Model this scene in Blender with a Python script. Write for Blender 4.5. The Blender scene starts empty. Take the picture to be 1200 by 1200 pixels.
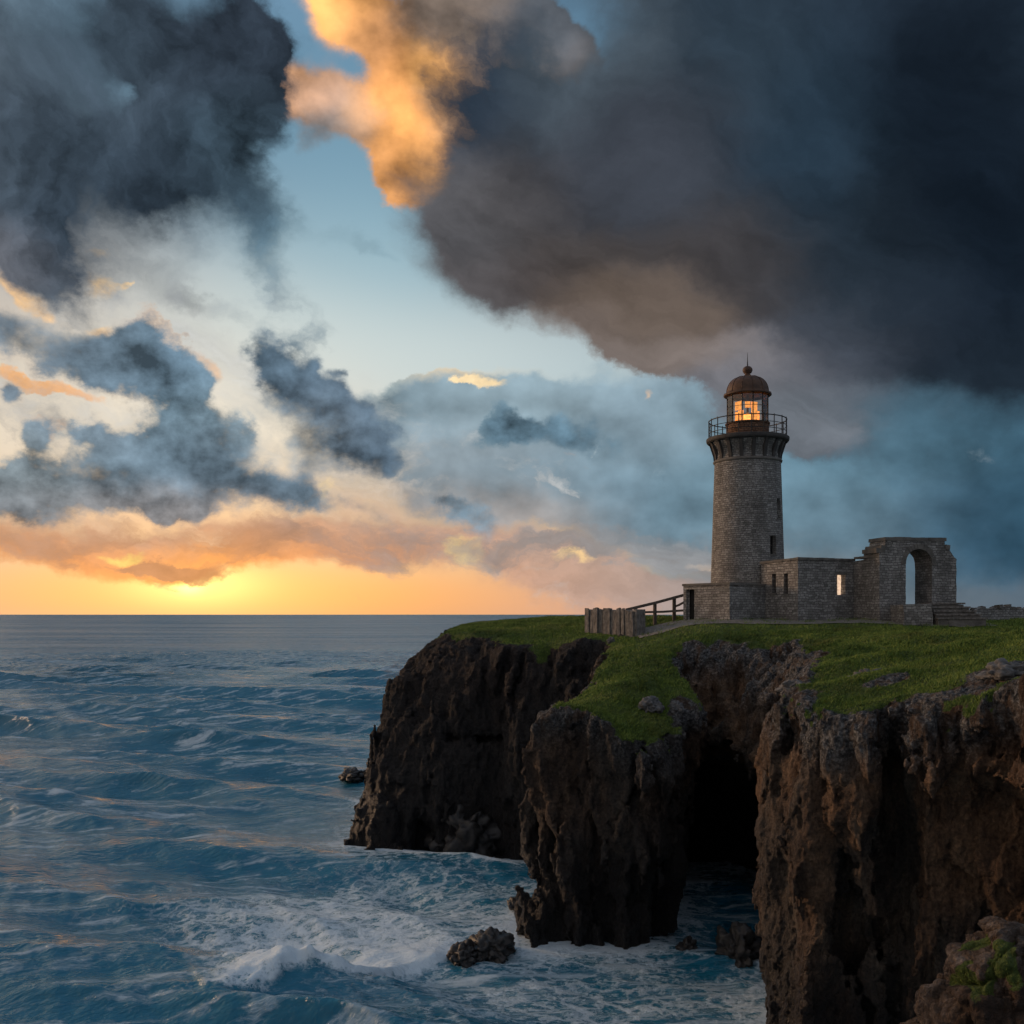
import bpy, bmesh, math, random
import numpy as np
from mathutils import Vector, Matrix
random.seed(7); rng = np.random.default_rng(11)
S = bpy.context.scene
COL = S.collection
R = math.radians
F = 1200.0            # focal length in photo pixels
HZ = 720.0            # horizon row of the photo
SEA = -24.0           # sea level below the eye

# ------------------------------------------------------------ camera
cam_d = bpy.data.cameras.new('camera'); cam = bpy.data.objects.new('camera', cam_d); COL.objects.link(cam)
cam.location = (0, 0, 0); cam.rotation_euler = (R(90), 0, 0)
cam_d.sensor_width = 36; cam_d.lens = 36.0; cam_d.shift_y = 0.1
cam_d.clip_start = 0.5; cam_d.clip_end = 300000
S.camera = cam
S.view_settings.view_transform = 'Standard'; S.view_settings.look = 'None'
S.view_settings.exposure = 0.0; S.view_settings.gamma = 1.0
S.cycles.max_bounces = 4
S.cycles.use_adaptive_sampling = True; S.cycles.adaptive_threshold = 0.03
S.cycles.use_denoising = True

# ------------------------------------------------------------ sun (low, warm, veiled by cloud, from the left)
SUN_AZ, SUN_EL = -62.0, 9.0
sd = bpy.data.lights.new('sun', 'SUN'); sun = bpy.data.objects.new('sun', sd); COL.objects.link(sun)
sd.energy = 1.6; sd.angle = R(12); sd.color = (1.0, 0.62, 0.36)
_d = Vector((math.sin(R(SUN_AZ))*math.cos(R(SUN_EL)), math.cos(R(SUN_AZ))*math.cos(R(SUN_EL)), math.sin(R(SUN_EL))))
sun.rotation_euler = _d.to_track_quat('Z', 'Y').to_euler()

def lin(r, g, b):
    f = lambda c: (c/255/12.92) if c/255 <= .04045 else ((c/255+.055)/1.055)**2.4
    return (f(r), f(g), f(b))

# ------------------------------------------------------------ node helper
class G:
    def __init__(s, tree): s.t = tree; s.n = tree.nodes; s.l = tree.links
    def put(s, sock, v):
        if hasattr(v, 'is_output'): s.l.new(v, sock)
        else: sock.default_value = v
    def node(s, typ, **kw):
        n = s.n.new(typ)
        for k, v in kw.items(): setattr(n, k, v)
        return n
    def m(s, op, a, b=0.0, c=0.0, clamp=False):
        n = s.n.new('ShaderNodeMath'); n.operation = op; n.use_clamp = clamp
        s.put(n.inputs[0], a); s.put(n.inputs[1], b); s.put(n.inputs[2], c); return n.outputs[0]
    def v(s, op, a, b=None, scale=None):
        n = s.n.new('ShaderNodeVectorMath'); n.operation = op
        s.put(n.inputs[0], a)
        if b is not None: s.put(n.inputs[1], b)
        if scale is not None: s.put(n.inputs['Scale'], scale)
        return n.outputs['Value'] if op in ('DOT_PRODUCT', 'LENGTH') else n.outputs['Vector']
    def noise(s, vec, scale, detail=5, rough=.55, dist=0.0, out='Fac', lac=2.0):
        n = s.n.new('ShaderNodeTexNoise'); s.put(n.inputs['Vector'], vec)
        n.inputs['Scale'].default_value = scale; n.inputs['Detail'].default_value = detail
        n.inputs['Roughness'].default_value = rough; n.inputs['Distortion'].default_value = dist
        n.inputs['Lacunarity'].default_value = lac
        return n.outputs[out]
    def step(s, x, lo, hi, a=0.0, b=1.0, kind='SMOOTHSTEP'):
        n = s.n.new('ShaderNodeMapRange'); n.interpolation_type = kind; n.clamp = True
        s.put(n.inputs[0], x); s.put(n.inputs[1], lo); s.put(n.inputs[2], hi); s.put(n.inputs[3], a); s.put(n.inputs[4], b)
        return n.outputs[0]
    def vmix(s, f, a, b):
        n = s.n.new('ShaderNodeMix'); n.data_type = 'VECTOR'; n.factor_mode = 'UNIFORM'
        s.put(n.inputs[0], f); s.put(n.inputs[4], a); s.put(n.inputs[5], b); return n.outputs[1]
    def cmix(s, f, a, b, mode='MIX'):
        n = s.n.new('ShaderNodeMix'); n.data_type = 'RGBA'; n.blend_type = mode
        s.put(n.inputs[0], f)
        for i, q in ((6, a), (7, b)):
            s.put(n.inputs[i], q if hasattr(q, 'is_output') or len(q) == 4 else (*q, 1))
        return n.outputs[2]
    def ramp(s, f, stops):
        n = s.n.new('ShaderNodeValToRGB'); s.put(n.inputs[0], f); e = n.color_ramp.elements
        while len(e) < len(stops): e.new(0.5)
        for i, (p, c) in enumerate(stops): e[i].position = p; e[i].color = (*c, 1)
        return n.outputs[0]

# ------------------------------------------------------------ sky: clear gradient, sunset glow and the cloud banks, by compass bearing and height
def skyang(px, py):
    if isinstance(px, str): return R(float(px))*12, R(py)*12      # bearing given in degrees
    X, Z = (px-600)/F, (HZ-py)/F
    return math.atan(X)*12, math.atan2(Z, math.sqrt(1+X*X))*12

def build_sky():
    W = bpy.data.worlds.new('World'); S.world = W; W.use_nodes = True
    t = W.node_tree; t.nodes.clear(); g = G(t)
    geo = g.node('ShaderNodeTexCoord')
    D = geo.outputs['Generated']
    sep = g.node('ShaderNodeSeparateXYZ'); g.l.new(D, sep.inputs[0])
    az = g.m('MULTIPLY', g.m('ARCTAN2', sep.outputs[0], sep.outputs[1]), 12.0)
    el = g.m('MULTIPLY', g.m('ARCSINE', sep.outputs[2]), 12.0)
    cb = g.node('ShaderNodeCombineXYZ'); g.l.new(az, cb.inputs[0]); g.l.new(el, cb.inputs[1]); cb.inputs[2].default_value = 1.0
    P0 = cb.outputs[0]
    # direction for noise, flattened clouds
    Dn = g.v('MULTIPLY', D, (12.0, 12.0, 15.0))
    half = (.5, .5, .5)
    def warp(P, amp, scale, detail=6, rough=.6, off=(0, 0, 0)):
        nc = g.noise(g.v('ADD', Dn, off), scale, detail, rough, out='Color')
        d = g.v('SUBTRACT', nc, half)
        return g.v('ADD', P, g.v('MULTIPLY', d, (amp*2.0, amp*1.5, 0)))
    def splat(P, px, py, rx, ry, rot=0):
        a, e = skyang(px, py); c, q = math.cos(R(-rot)), math.sin(R(-rot)); rx, ry = rx/100, ry/100
        x = g.v('DOT_PRODUCT', P, (c/rx, q/rx, -(c*a+q*e)/rx))
        y = g.v('DOT_PRODUCT', P, (-q/ry, c/ry, -(-q*a+c*e)/ry))
        return g.m('POWER', 0.36788, g.m('MULTIPLY_ADD', y, y, g.m('MULTIPLY', x, x)))
    def density(P, blobs):
        d = None
        for b in blobs:
            px, py, rx, ry, rot, w = b
            s = splat(P, px, py, rx, ry, rot)
            d = g.m('MULTIPLY', s, w) if d is None else g.m('MULTIPLY_ADD', s, w, d)
        return d
    def colours(P, pts, eps=1e-4, bg=(90, 110, 125)):
        num, den = None, None
        for px, py, rx, ry, c in pts:
            s = splat(P, px, py, rx, ry)
            v = g.v('SCALE', lin(*c), scale=s)
            num = v if num is None else g.v('ADD', num, v)
            den = s if den is None else g.m('ADD', den, s)
        num = g.v('ADD', num, tuple(x*eps for x in lin(*bg)))
        den = g.m('ADD', den, eps)
        return g.v('SCALE', num, scale=g.m('DIVIDE', 1.0, den))
    w_fine = warp(P0, .55, .9, 7, .6)
    w_big = warp(P0, 1.1, .34, 8, .62, (31, 7, 3))
    # --- clear sky
    sky = g.node('ShaderNodeTexSky', sky_type='NISHITA', sun_disc=False)
    sky.sun_elevation = R(4); sky.sun_rotation = R(-17.4); sky.air_density = 1.0; sky.dust_density = 1.5; sky.ozone_density = 2.0
    nish = g.v('SCALE', sky.outputs[0], scale=0.008)
    clear = colours(P0, CLEAR, 1e-5, (70, 92, 110))
    C = g.v('ADD', g.v('SCALE', clear, scale=0.95), nish)
    PW, DW = P0, Dn
    def closure(g, col):
        b = g.node('ShaderNodeBackground'); g.l.new(g.v('SCALE', col, scale=10.0), b.inputs[0]); b.inputs[1].default_value = 0.1
        return b.outputs[0]
    def mixsh(g, f, a, b):
        n = g.node('ShaderNodeMixShader'); g.put(n.inputs[0], f); g.l.new(a, n.inputs[1]); g.l.new(b, n.inputs[2]); return n.outputs[0]
    C = closure(g, C)
    top = g
    for L in LAYERS:
        gt = bpy.data.node_groups.new('cloud_' + L['name'], 'ShaderNodeTree'); g = G(gt)
        for nm in ('P', 'P0', 'Dn'): gt.interface.new_socket(nm, in_out='INPUT', socket_type='NodeSocketVector')
        gt.interface.new_socket('C', in_out='INPUT', socket_type='NodeSocketShader')
        gt.interface.new_socket('C', in_out='OUTPUT', socket_type='NodeSocketShader')
        gi = g.node('NodeGroupInput'); P, P0, Dn, Cin = gi.outputs[:4]
        if 'streak' in L:
            ang, st = L['streak']; ca, sa = math.cos(R(-ang)), math.sin(R(-ang))
            cb2 = g.node('ShaderNodeCombineXYZ'); g.l.new(g.m('DIVIDE', g.v('DOT_PRODUCT', P, (ca, sa, 0)), st), cb2.inputs[0]); g.l.new(g.v('DOT_PRODUCT', P, (-sa, ca, 0)), cb2.inputs[1])
            Dn = cb2.outputs[0]
        nz = g.noise(g.v('ADD', Dn, L.get('off', (0, 0, 0))), L['scale'], L.get('detail', 8), L.get('rough', .6))
        nzc = g.m('SUBTRACT', nz, .5)
        dd = g.m('MULTIPLY_ADD', nzc, L['amp'], density(P, L['blobs']))
        lo, hi = L['edge']
        soft = g.noise(g.v('ADD', Dn, (3.1, 8.2, 1.7)), L.get('softscale', .5), 2, .5)
        al = g.step(dd, lo, g.m('MULTIPLY_ADD', g.step(soft, .3, .68), (hi-lo)*L.get('softk', 3.0), lo+(hi-lo)*.25))
        if 'opacity' in L: al = g.m('MULTIPLY', al, L['opacity'])
        col = colours(P, L['cols'], 1e-5, L.get('bg', (80, 95, 108)))
        k = L.get('relief', 0)
        if k:
            rd = L.get('rdist', 1.0)
            so = tuple(q*rd for q in L.get('sun', (-.10, 0, -.12)))
            n2 = g.noise(g.v('ADD', Dn, tuple(p+q for p, q in zip(L.get('off', (0, 0, 0)), so))), L['scale'], L.get('detail', 8)-2, L.get('rough', .6))
            df = g.m('SUBTRACT', nz, n2)
            col = g.v('SCALE', col, scale=g.m('MAXIMUM', g.m('MULTIPLY_ADD', df, k, 1.0), .35))
        if 'mott' in L:
            col = g.v('SCALE', col, scale=g.m('MAXIMUM', g.m('MULTIPLY_ADD', nzc, L['mott'], 1.0), .3))
        if 'rim' in L:
            rc = colours(P0, L['rim'], 1e-5, L.get('rimbg', (120, 130, 140)))
            core = g.step(dd, lo, L['rimw'])
            rf = g.m('MULTIPLY', g.m('SUBTRACT', 1.0, core), L.get('rimk', .8))
            col = g.vmix(rf, col, rc)
        res = mixsh(g, al, Cin, closure(g, col))
        go = g.node('NodeGroupOutput'); g.l.new(res, go.inputs[0])
        gn = top.node('ShaderNodeGroup'); gn.node_tree = gt
        for i, q in enumerate(({'fine': w_fine, 'big': w_big}[L.get('warp', 'fine')], PW, DW, C)): top.l.new(q, gn.inputs[i])
        C = gn.outputs[0]
    g = top
    out = g.node('ShaderNodeOutputWorld')
    below = g.node('ShaderNodeBackground'); below.inputs[0].default_value = (.03, .06, .09, 1)
    C = mixsh(g, g.step(el, -.9, -.5), below.outputs[0], C)
    g.l.new(C, out.inputs[0])
    W.cycles.sampling_method = 'MANUAL'; W.cycles.sample_map_resolution = 1024
CLEAR = [
    (222, 688, 13, 7, (640, 520, 290)), (225, 685, 62, 19, (400, 338, 205)), (225, 690, 185, 32, (292, 218, 106)), (20, 695, 170, 34, (255, 164, 70)), (470, 700, 160, 34, (252, 170, 88)),
    (700, 706, 170, 34, (236, 176, 138)), (900, 700, 170, 60, (150, 150, 150)), (1150, 690, 180, 80, (75, 98, 115)),
    (120, 610, 220, 50, (250, 184, 116)), (400, 600, 160, 50, (250, 198, 136)), (620, 640, 160, 40, (246, 200, 150)),
    (60, 500, 180, 90, (246, 240, 222)), (260, 480, 160, 80, (242, 236, 220)), (420, 560, 120, 60, (250, 234, 206)),
    (520, 430, 170, 60, (210, 225, 224)), (720, 450, 120, 60, (205, 222, 224)), (330, 380, 160, 60, (205, 222, 222)),
    (430, 300, 170, 70, (158, 196, 208)), (420, 200, 150, 80, (120, 166, 188)), (300, 90, 200, 100, (88, 140, 166)), (120, 100, 160, 90, (92, 142, 166)),
    (650, 60, 160, 90, (88, 136, 160)), (900, 500, 200, 100, (110, 150, 170)), (250, -330, 700, 260, (112, 158, 196)), (1000, -300, 500, 260, (70, 100, 128)),
    (-500, 500, 400, 250, (250, 214, 168)), (-500, 100, 400, 300, (150, 170, 185)), (-1100, 500, 500, 400, (190, 175, 160)),
    ('180', 25, 2600, 1000, (140, 150, 166)), ('-180', 25, 2600, 1000, (140, 150, 166)), ('-110', 15, 1000, 600, (215, 185, 150)),
    (1800, 500, 500, 400, (55, 72, 88)), (1300, 0, 400, 400, (48, 66, 84)),
]
LAYERS = [
  # thin peach and mauve stratus over the horizon strip
  dict(name='low', warp='big', scale=.8, amp=1.9, edge=(.46, 1.1), opacity=.9, streak=(3, 2.4), off=(5, 1, 2), detail=8,
    blobs=[(100, 642, 260, 28, 0, 1.3), (420, 642, 260, 32, 0, 1.25), (700, 648, 240, 40, 0, 1.25), (900, 640, 260, 60, 0, 1.3), (150, 560, 260, 40, 0, .7), (560, 575, 200, 40, 0, .8), (-400, 610, 400, 50, 0, 1)],
    cols=[(60, 655, 160, 30, (238, 152, 86)), (225, 662, 110, 26, (285, 184, 84)), (440, 655, 140, 30, (228, 154, 106)), (640, 660, 140, 30, (204, 164, 142)), (860, 670, 160, 30, (150, 142, 140)),
          (80, 600, 170, 36, (176, 150, 138)), (280, 615, 170, 30, (206, 158, 122)), (470, 600, 160, 36, (174, 156, 146)), (680, 610, 160, 36, (138, 146, 152)), (-400, 600, 300, 80, (230, 170, 120)), (1100, 650, 200, 60, (70, 100, 118))],
    relief=2.0),
  # blue grey bank in the middle distance
  dict(name='bank', warp='fine', softk=2.5, scale=.6, amp=1.2, edge=(.52, .76), off=(9, 4, 1), rough=.5, detail=7,
    blobs=[(470, 510, 85, 62, 0, 1.1), (580, 505, 120, 62, 0, 1.25), (660, 540, 110, 60, 0, 1.2), (640, 475, 60, 34, 15, .55), (790, 560, 140, 80, 0, 1.35), (950, 570, 200, 110, 0, 1.4), (1150, 590, 200, 120, 0, 1.5), (1050, 490, 250, 60, 0, 1.0), (820, 490, 50, 40, 0, .6), (560, 600, 120, 34, 0, .6)],
    cols=[(440, 480, 80, 40, (136, 158, 170)), (580, 470, 90, 34, (144, 166, 177)), (520, 540, 100, 40, (142, 155, 163)), (640, 570, 100, 36, (126, 146, 158)), (560, 610, 120, 26, (172, 162, 156)), (770, 590, 90, 60, (108, 136, 152)), (770, 510, 80, 40, (132, 153, 165)),
          (900, 560, 90, 60, (108, 138, 154)), (1010, 520, 90, 50, (92, 126, 144)), (1120, 500, 100, 40, (70, 106, 126)), (1010, 620, 90, 50, (92, 116, 130)), (1150, 590, 90, 60, (52, 84, 104)), (1170, 650, 90, 40, (48, 82, 104)), (960, 680, 120, 30, (110, 124, 132)), (800, 665, 120, 24, (168, 152, 142)), (1150, 710, 120, 24, (92, 108, 120))],
    rim=[(560, 450, 80, 30, (255, 224, 176)), (660, 460, 60, 30, (180, 200, 205)), (470, 560, 80, 40, (250, 220, 170)), (460, 460, 60, 30, (150, 178, 188)), (760, 470, 60, 30, (230, 220, 200)), (620, 640, 150, 40, (250, 200, 140)), (950, 600, 250, 150, (104, 138, 154))], rimw=.9, rimk=.8, relief=2.6, rdist=2.2, mott=.25),
  # bright orange scraps beside the left clouds
  dict(name='scraps', warp='fine', scale=1.3, amp=1.6, edge=(.42, 1.0), off=(3, 3, 8), opacity=.92, softk=1.0,
    blobs=[(30, 345, 26, 13, 20, 1.0), (112, 330, 20, 14, 0, 1.0), (108, 295, 20, 8, 10, .8), (60, 368, 14, 8, 0, .8), (115, 381, 24, 8, 0, .8), (40, 446, 62, 12, 8, 1.1), (235, 438, 40, 22, 20, 1.0), (145, 330, 12, 5, 0, .7), (575, 450, 52, 12, -4, .9), (65, 502, 20, 12, -60, .8), (400, 575, 14, 34, 20, .9), (545, 640, 38, 16, 15, .9), (665, 660, 38, 12, 0, 1.0), (142, 658, 36, 10, 0, .9), (765, 463, 10, 6, -20, .8), (840, 662, 40, 8, 0, .7)],
    cols=[(40, 350, 90, 60, (250, 196, 130)), (45, 450, 80, 30, (244, 176, 112)), (230, 440, 60, 40, (238, 196, 158)), (110, 310, 60, 60, (254, 226, 180)), (575, 450, 70, 30, (255, 226, 176)), (400, 580, 50, 50, (255, 226, 160)), (545, 645, 60, 30, (255, 220, 150)), (665, 660, 60, 30, (255, 214, 150)), (140, 660, 80, 24, (255, 214, 120)), (470, 270, 40, 40, (250, 200, 140)), (800, 560, 100, 150, (220, 190, 160))], relief=1.5),
  # pale broken veil behind the cumulus
  dict(name='veil', warp='fine', scale=1.25, amp=3.2, edge=(.50, 1.1), opacity=.8, off=(17, 3, 11), rough=.6, softk=1.5, streak=(14, 1.7),
    blobs=[(120, 480, 260, 110, 0, .62), (360, 520, 160, 90, 10, .62), (100, 360, 140, 40, 10, .5), (540, 570, 160, 50, 0, .5), (-400, 480, 300, 120, 0, .6)],
    cols=[(60, 420, 120, 60, (176, 178, 178)), (200, 470, 120, 50, (190, 190, 186)), (100, 540, 140, 50, (178, 170, 162)), (330, 520, 90, 60, (186, 186, 180)), (420, 580, 90, 40, (206, 186, 164)), (560, 570, 120, 50, (170, 172, 172)), (720, 480, 120, 50, (170, 186, 192)), (300, 620, 200, 30, (220, 176, 134))], relief=2.6, rdist=1.2),
  # grey cumulus over the sunset
  dict(name='cumulus', warp='fine', scale=1.5, amp=2.2, edge=(.42, .92), off=(0, 0, 0), rough=.58, detail=9, softk=2.4,
    blobs=[(20, 395, 60, 30, 15, 1.0), (85, 405, 50, 30, 20, .95), (150, 405, 44, 28, 25, 1.05), (198, 432, 46, 30, 50, 1.1), (218, 478, 44, 34, 40, 1.0), (100, 500, 30, 18, 0, .85), (45, 515, 18, 16, 0, .7), (125, 548, 60, 34, 0, 1.15), (190, 545, 50, 34, 20, .9), (265, 548, 70, 34, 22, 1.25), (335, 580, 66, 22, 14, 1.1), (20, 565, 60, 34, 0, 1.0), (376, 562, 16, 28, -10, .65), (15, 610, 70, 24, 0, .6), (272, 505, 16, 18, 0, .7), (80, 585, 120, 22, 0, .7), (190, 590, 120, 18, 5, .6),
           (318, 425, 28, 40, -12, 1.5), (356, 458, 42, 34, 40, 1.5), (408, 497, 44, 38, 45, 1.5), (444, 535, 40, 24, 35, 1.25), (372, 430, 10, 22, -10, .6), (405, 436, 10, 9, 0, .6), (350, 510, 50, 20, 30, .55),
           (600, 502, 38, 26, 10, 1.0), (660, 514, 56, 22, 14, 1.2), (552, 614, 36, 20, 22, 1.15), (526, 590, 18, 12, 30, .75), (440, 606, 40, 16, 20, .9), (590, 652, 36, 14, 0, .75), (700, 442, 34, 16, 12, .8), (6, 462, 16, 18, 0, .95), (640, 610, 50, 12, 5, .5)],
    cols=[(40, 395, 70, 40, (112, 126, 138)), (140, 410, 50, 36, (100, 122, 138)), (215, 440, 40, 36, (98, 122, 140)), (220, 480, 50, 36, (118, 142, 156)), (160, 540, 60, 40, (98, 118, 132)), (110, 510, 50, 30, (116, 132, 144)), (260, 550, 70, 36, (96, 114, 128)), (340, 580, 60, 24, (92, 110, 124)), (290, 510, 40, 20, (122, 140, 150)), (40, 560, 70, 36, (128, 140, 146)), (30, 600, 80, 24, (120, 122, 126)), (180, 595, 90, 24, (150, 144, 142)),
          (325, 430, 50, 40, (88, 108, 124)), (370, 470, 50, 30, (92, 110, 126)), (430, 520, 50, 40, (88, 106, 122)), (340, 510, 50, 26, (140, 150, 156)), (600, 500, 50, 30, (92, 118, 134)), (665, 515, 50, 30, (88, 114, 130)), (550, 612, 50, 30, (112, 132, 146)), (440, 605, 50, 24, (128, 138, 146)), (590, 650, 50, 20, (160, 150, 146)), (700, 440, 50, 30, (128, 152, 166))],
    rim=[(70, 420, 120, 60, (236, 210, 184)), (100, 500, 90, 40, (250, 226, 190)), (240, 500, 80, 50, (228, 224, 210)), (380, 560, 60, 50, (246, 224, 190)), (330, 400, 60, 40, (140, 162, 174)), (420, 460, 60, 50, (150, 168, 178)), (640, 500, 90, 50, (120, 146, 160)), (550, 610, 60, 40, (160, 162, 164)), (150, 610, 200, 30, (190, 160, 140))], rimw=1.0, rimk=.75, relief=3.2, rdist=1.6),
  # small dark scud low over the horizon
  dict(name='scud', warp='fine', scale=1.5, amp=3.4, edge=(.62, 1.15), opacity=.75, off=(4, 12, 1), rough=.6, softk=1.5, streak=(2, 2.6),
    blobs=[(150, 640, 300, 32, 0, .62), (520, 640, 240, 34, 0, .72), (760, 650, 160, 30, 0, .6), (200, 672, 90, 8, 0, .75)],
    cols=[(60, 640, 150, 40, (176, 140, 116)), (230, 650, 120, 30, (206, 140, 86)), (430, 630, 120, 40, (160, 140, 130)), (600, 640, 120, 40, (150, 144, 142)), (780, 650, 140, 40, (132, 136, 140))], relief=2.0, rdist=1.2),
  # peach and orange tops beside the storm cloud
  dict(name='tops', warp='fine', scale=.85, amp=1.6, edge=(.36, .90), rough=.52, detail=7, softk=2.0, off=(2, 8, 5),
    blobs=[(392, 8, 44, 30, 25, 1.2), (445, 42, 52, 28, 35, 1.25), (330, 95, 36, 34, 15, 1.15), (375, 115, 54, 32, 15, 1.25), (420, 142, 40, 28, 20, 1.1), (365, 172, 30, 20, 0, .8), (515, 74, 34, 22, -15, 1.2), (480, 120, 32, 44, 12, 1.25), (486, 165, 38, 46, -10, 1.35), (470, 212, 26, 30, 0, 1.1), (545, 125, 56, 64, 0, 1.6), (610, 150, 80, 80, 0, 1.6), (530, 20, 70, 36, 0, 1.6), (560, 210, 70, 50, 0, 1.6), (650, 180, 70, 70, 0, 1.6), (605, 60, 40, 30, 0, 1.0), (500, 60, 40, 30, 0, .9), (410, 80, 18, 20, 30, -.35), (432, 122, 40, 28, 0, .8)],
    cols=[(395, 12, 40, 26, (246, 176, 104)), (440, 45, 34, 26, (226, 162, 108)), (330, 85, 34, 26, (224, 168, 124)), (365, 105, 36, 24, (196, 158, 134)), (385, 150, 36, 24, (128, 128, 130)), (420, 140, 26, 26, (210, 160, 118)), (470, 110, 26, 30, (244, 170, 102)), (520, 75, 24, 18, (250, 182, 108)), (488, 150, 34, 34, (246, 172, 98)), (470, 205, 20, 26, (240, 170, 106)), (505, 190, 22, 30, (214, 158, 104)), (550, 130, 34, 40, (172, 138, 110)), (590, 110, 40, 36, (134, 116, 102)), (600, 180, 50, 40, (108, 97, 90)), (530, 20, 50, 26, (128, 114, 104)), (660, 140, 50, 50, (92, 88, 88)), (640, 230, 50, 40, (84, 80, 80)), (620, 40, 40, 30, (90, 96, 104)), (560, 220, 40, 30, (90, 86, 84))], relief=3.4, rdist=2.4),
  # dark cloud over the left
  dict(name='dark_left', warp='big', scale=1.0, amp=2.3, edge=(.20, 1.0), streak=(48, 1.2), softk=2.2, rough=.58, off=(14, 2, 6), 
    blobs=[(60, 30, 150, 70, 0, 1.35), (235, 40, 74, 74, 10, 1.4), (150, 40, 50, 40, 0, .5), (290, 100, 34, 70, 0, .85), (20, 190, 90, 80, 0, 1.15), (190, 215, 75, 80, 0, 1.45), (80, 270, 80, 50, 20, 1.0), (285, 180, 40, 60, -20, .9), (322, 285, 26, 66, -28, 1.0), (60, 315, 56, 30, 40, 1.0), (250, 354, 72, 18, 28, .95), (385, 275, 60, 18, 12, .75), (440, 300, 24, 8, 30, .5), (132, 104, 34, 22, 30, -.75), (270, 170, 16, 40, -35, -.35), (-220, 150, 150, 150, 0, 1.0)],
    cols=[(60, 30, 100, 50, (50, 64, 76)), (230, 40, 80, 50, (46, 56, 68)), (40, 180, 80, 60, (44, 58, 71)), (190, 220, 60, 60, (42, 54, 66)), (90, 290, 70, 40, (52, 66, 80)), (280, 200, 50, 60, (62, 80, 94)), (320, 300, 40, 50, (82, 108, 124)), (250, 355, 60, 20, (140, 144, 148)), (20, 320, 50, 26, (112, 112, 118)), (390, 280, 50, 30, (120, 150, 164)), (-200, 150, 200, 200, (80, 92, 104))], relief=3.0, rdist=2.0, mott=.7),
  # storm cloud over the right
  dict(name='storm', warp='big', scale=.62, amp=1.9, edge=(.22, 1.1), streak=(24, 2.2), rough=.58, softk=1.8, off=(21, 5, 9), detail=8,
    blobs=[(620, 270, 110, 80, 20, 1.05), (720, 330, 150, 70, 22, 1.2), (775, 190, 120, 110, 0, 1.3), (860, 100, 180, 130, 0, 1.4), (880, 330, 170, 90, 18, 1.5), (1060, 365, 160, 70, 4, 1.4), (1100, 150, 200, 200, 0, 1.8), (950, 480, 60, 40, 0, .8), (1230, 350, 120, 70, 0, 1.3), (540, 300, 60, 50, 30, .75), (1050, -150, 380, 160, 0, 1.5), (1400, 150, 250, 300, 0, 1.5), (640, 25, 60, 40, 0, .35), (660, 60, 26, 40, 20, -.6), (840, 430, 60, 30, 0, .5)],
    cols=[(570, 280, 50, 50, (92, 92, 96)), (560, 340, 50, 26, (106, 102, 104)), (640, 250, 60, 50, (72, 70, 72)), (740, 180, 80, 60, (58, 63, 72)), (650, 388, 70, 16, (122, 110, 104)), (720, 350, 60, 22, (100, 88, 80)), (640, 330, 60, 26, (86, 80, 80)), (780, 375, 40, 26, (104, 92, 84)), (800, 428, 70, 20, (128, 117, 112)), (700, 300, 60, 26, (76, 71, 70)), (860, 300, 60, 50, (60, 58, 60)), (700, 60, 60, 50, (76, 88, 98)), (850, 60, 80, 60, (46, 60, 72)), (950, 150, 80, 80, (36, 52, 66)), (880, 440, 50, 30, (112, 112, 118)), (950, 490, 60, 30, (104, 110, 118)), (960, 400, 60, 40, (64, 70, 80)), (1000, 280, 80, 60, (34, 44, 54)), (1080, 380, 80, 50, (30, 38, 48)), (1150, 100, 80, 120, (12, 20, 30)), (1170, 280, 80, 90, (16, 26, 38)), (1180, 430, 80, 40, (30, 40, 50)), (1080, 470, 80, 20, (62, 80, 94)), (1000, -200, 300, 150, (40, 52, 66)), (1500, 150, 250, 300, (34, 46, 58))], relief=2.2, rdist=2.5, mott=.5),
]
build_sky()
# ------------------------------------------------------------ numeric helpers
_p = np.random.default_rng(5).permutation(256).astype(np.int32); _p = np.concatenate([_p, _p, _p])
_g = np.random.default_rng(6).normal(size=(256, 3)); _g = (_g/np.linalg.norm(_g, axis=1)[:, None]).astype(np.float32)
def perlin(x, y, z):
    x = np.asarray(x, np.float32); y = np.asarray(y, np.float32); z = np.asarray(z, np.float32)
    x, y, z = np.broadcast_arrays(x, y, z)
    fx, fy, fz = np.floor(x), np.floor(y), np.floor(z)
    ix, iy, iz = (f.astype(np.int32) & 255 for f in (fx, fy, fz))
    x = x-fx; y = y-fy; z = z-fz
    u, v, w = (t*t*t*(t*(t*6-15)+10) for t in (x, y, z))
    out = 0
    for a in (0, 1):
        for b in (0, 1):
            h2 = _p[_p[ix+a]+iy+b]
            for c in (0, 1):
                gr = _g[_p[h2+iz+c]]
                d = gr[..., 0]*(x-a)+gr[..., 1]*(y-b)+gr[..., 2]*(z-c)
                out = out + d*(u if a else 1-u)*(v if b else 1-v)*(w if c else 1-w)
    return out*1.5
def fbm(x, y, z, octs=4, gain=.5):
    s, a = 0, 1.0
    for o in range(octs):
        s = s + a*perlin(x*2**o+17.3*o, y*2**o-9.1*o, z*2**o+4.7*o); a *= gain
    return s
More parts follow.
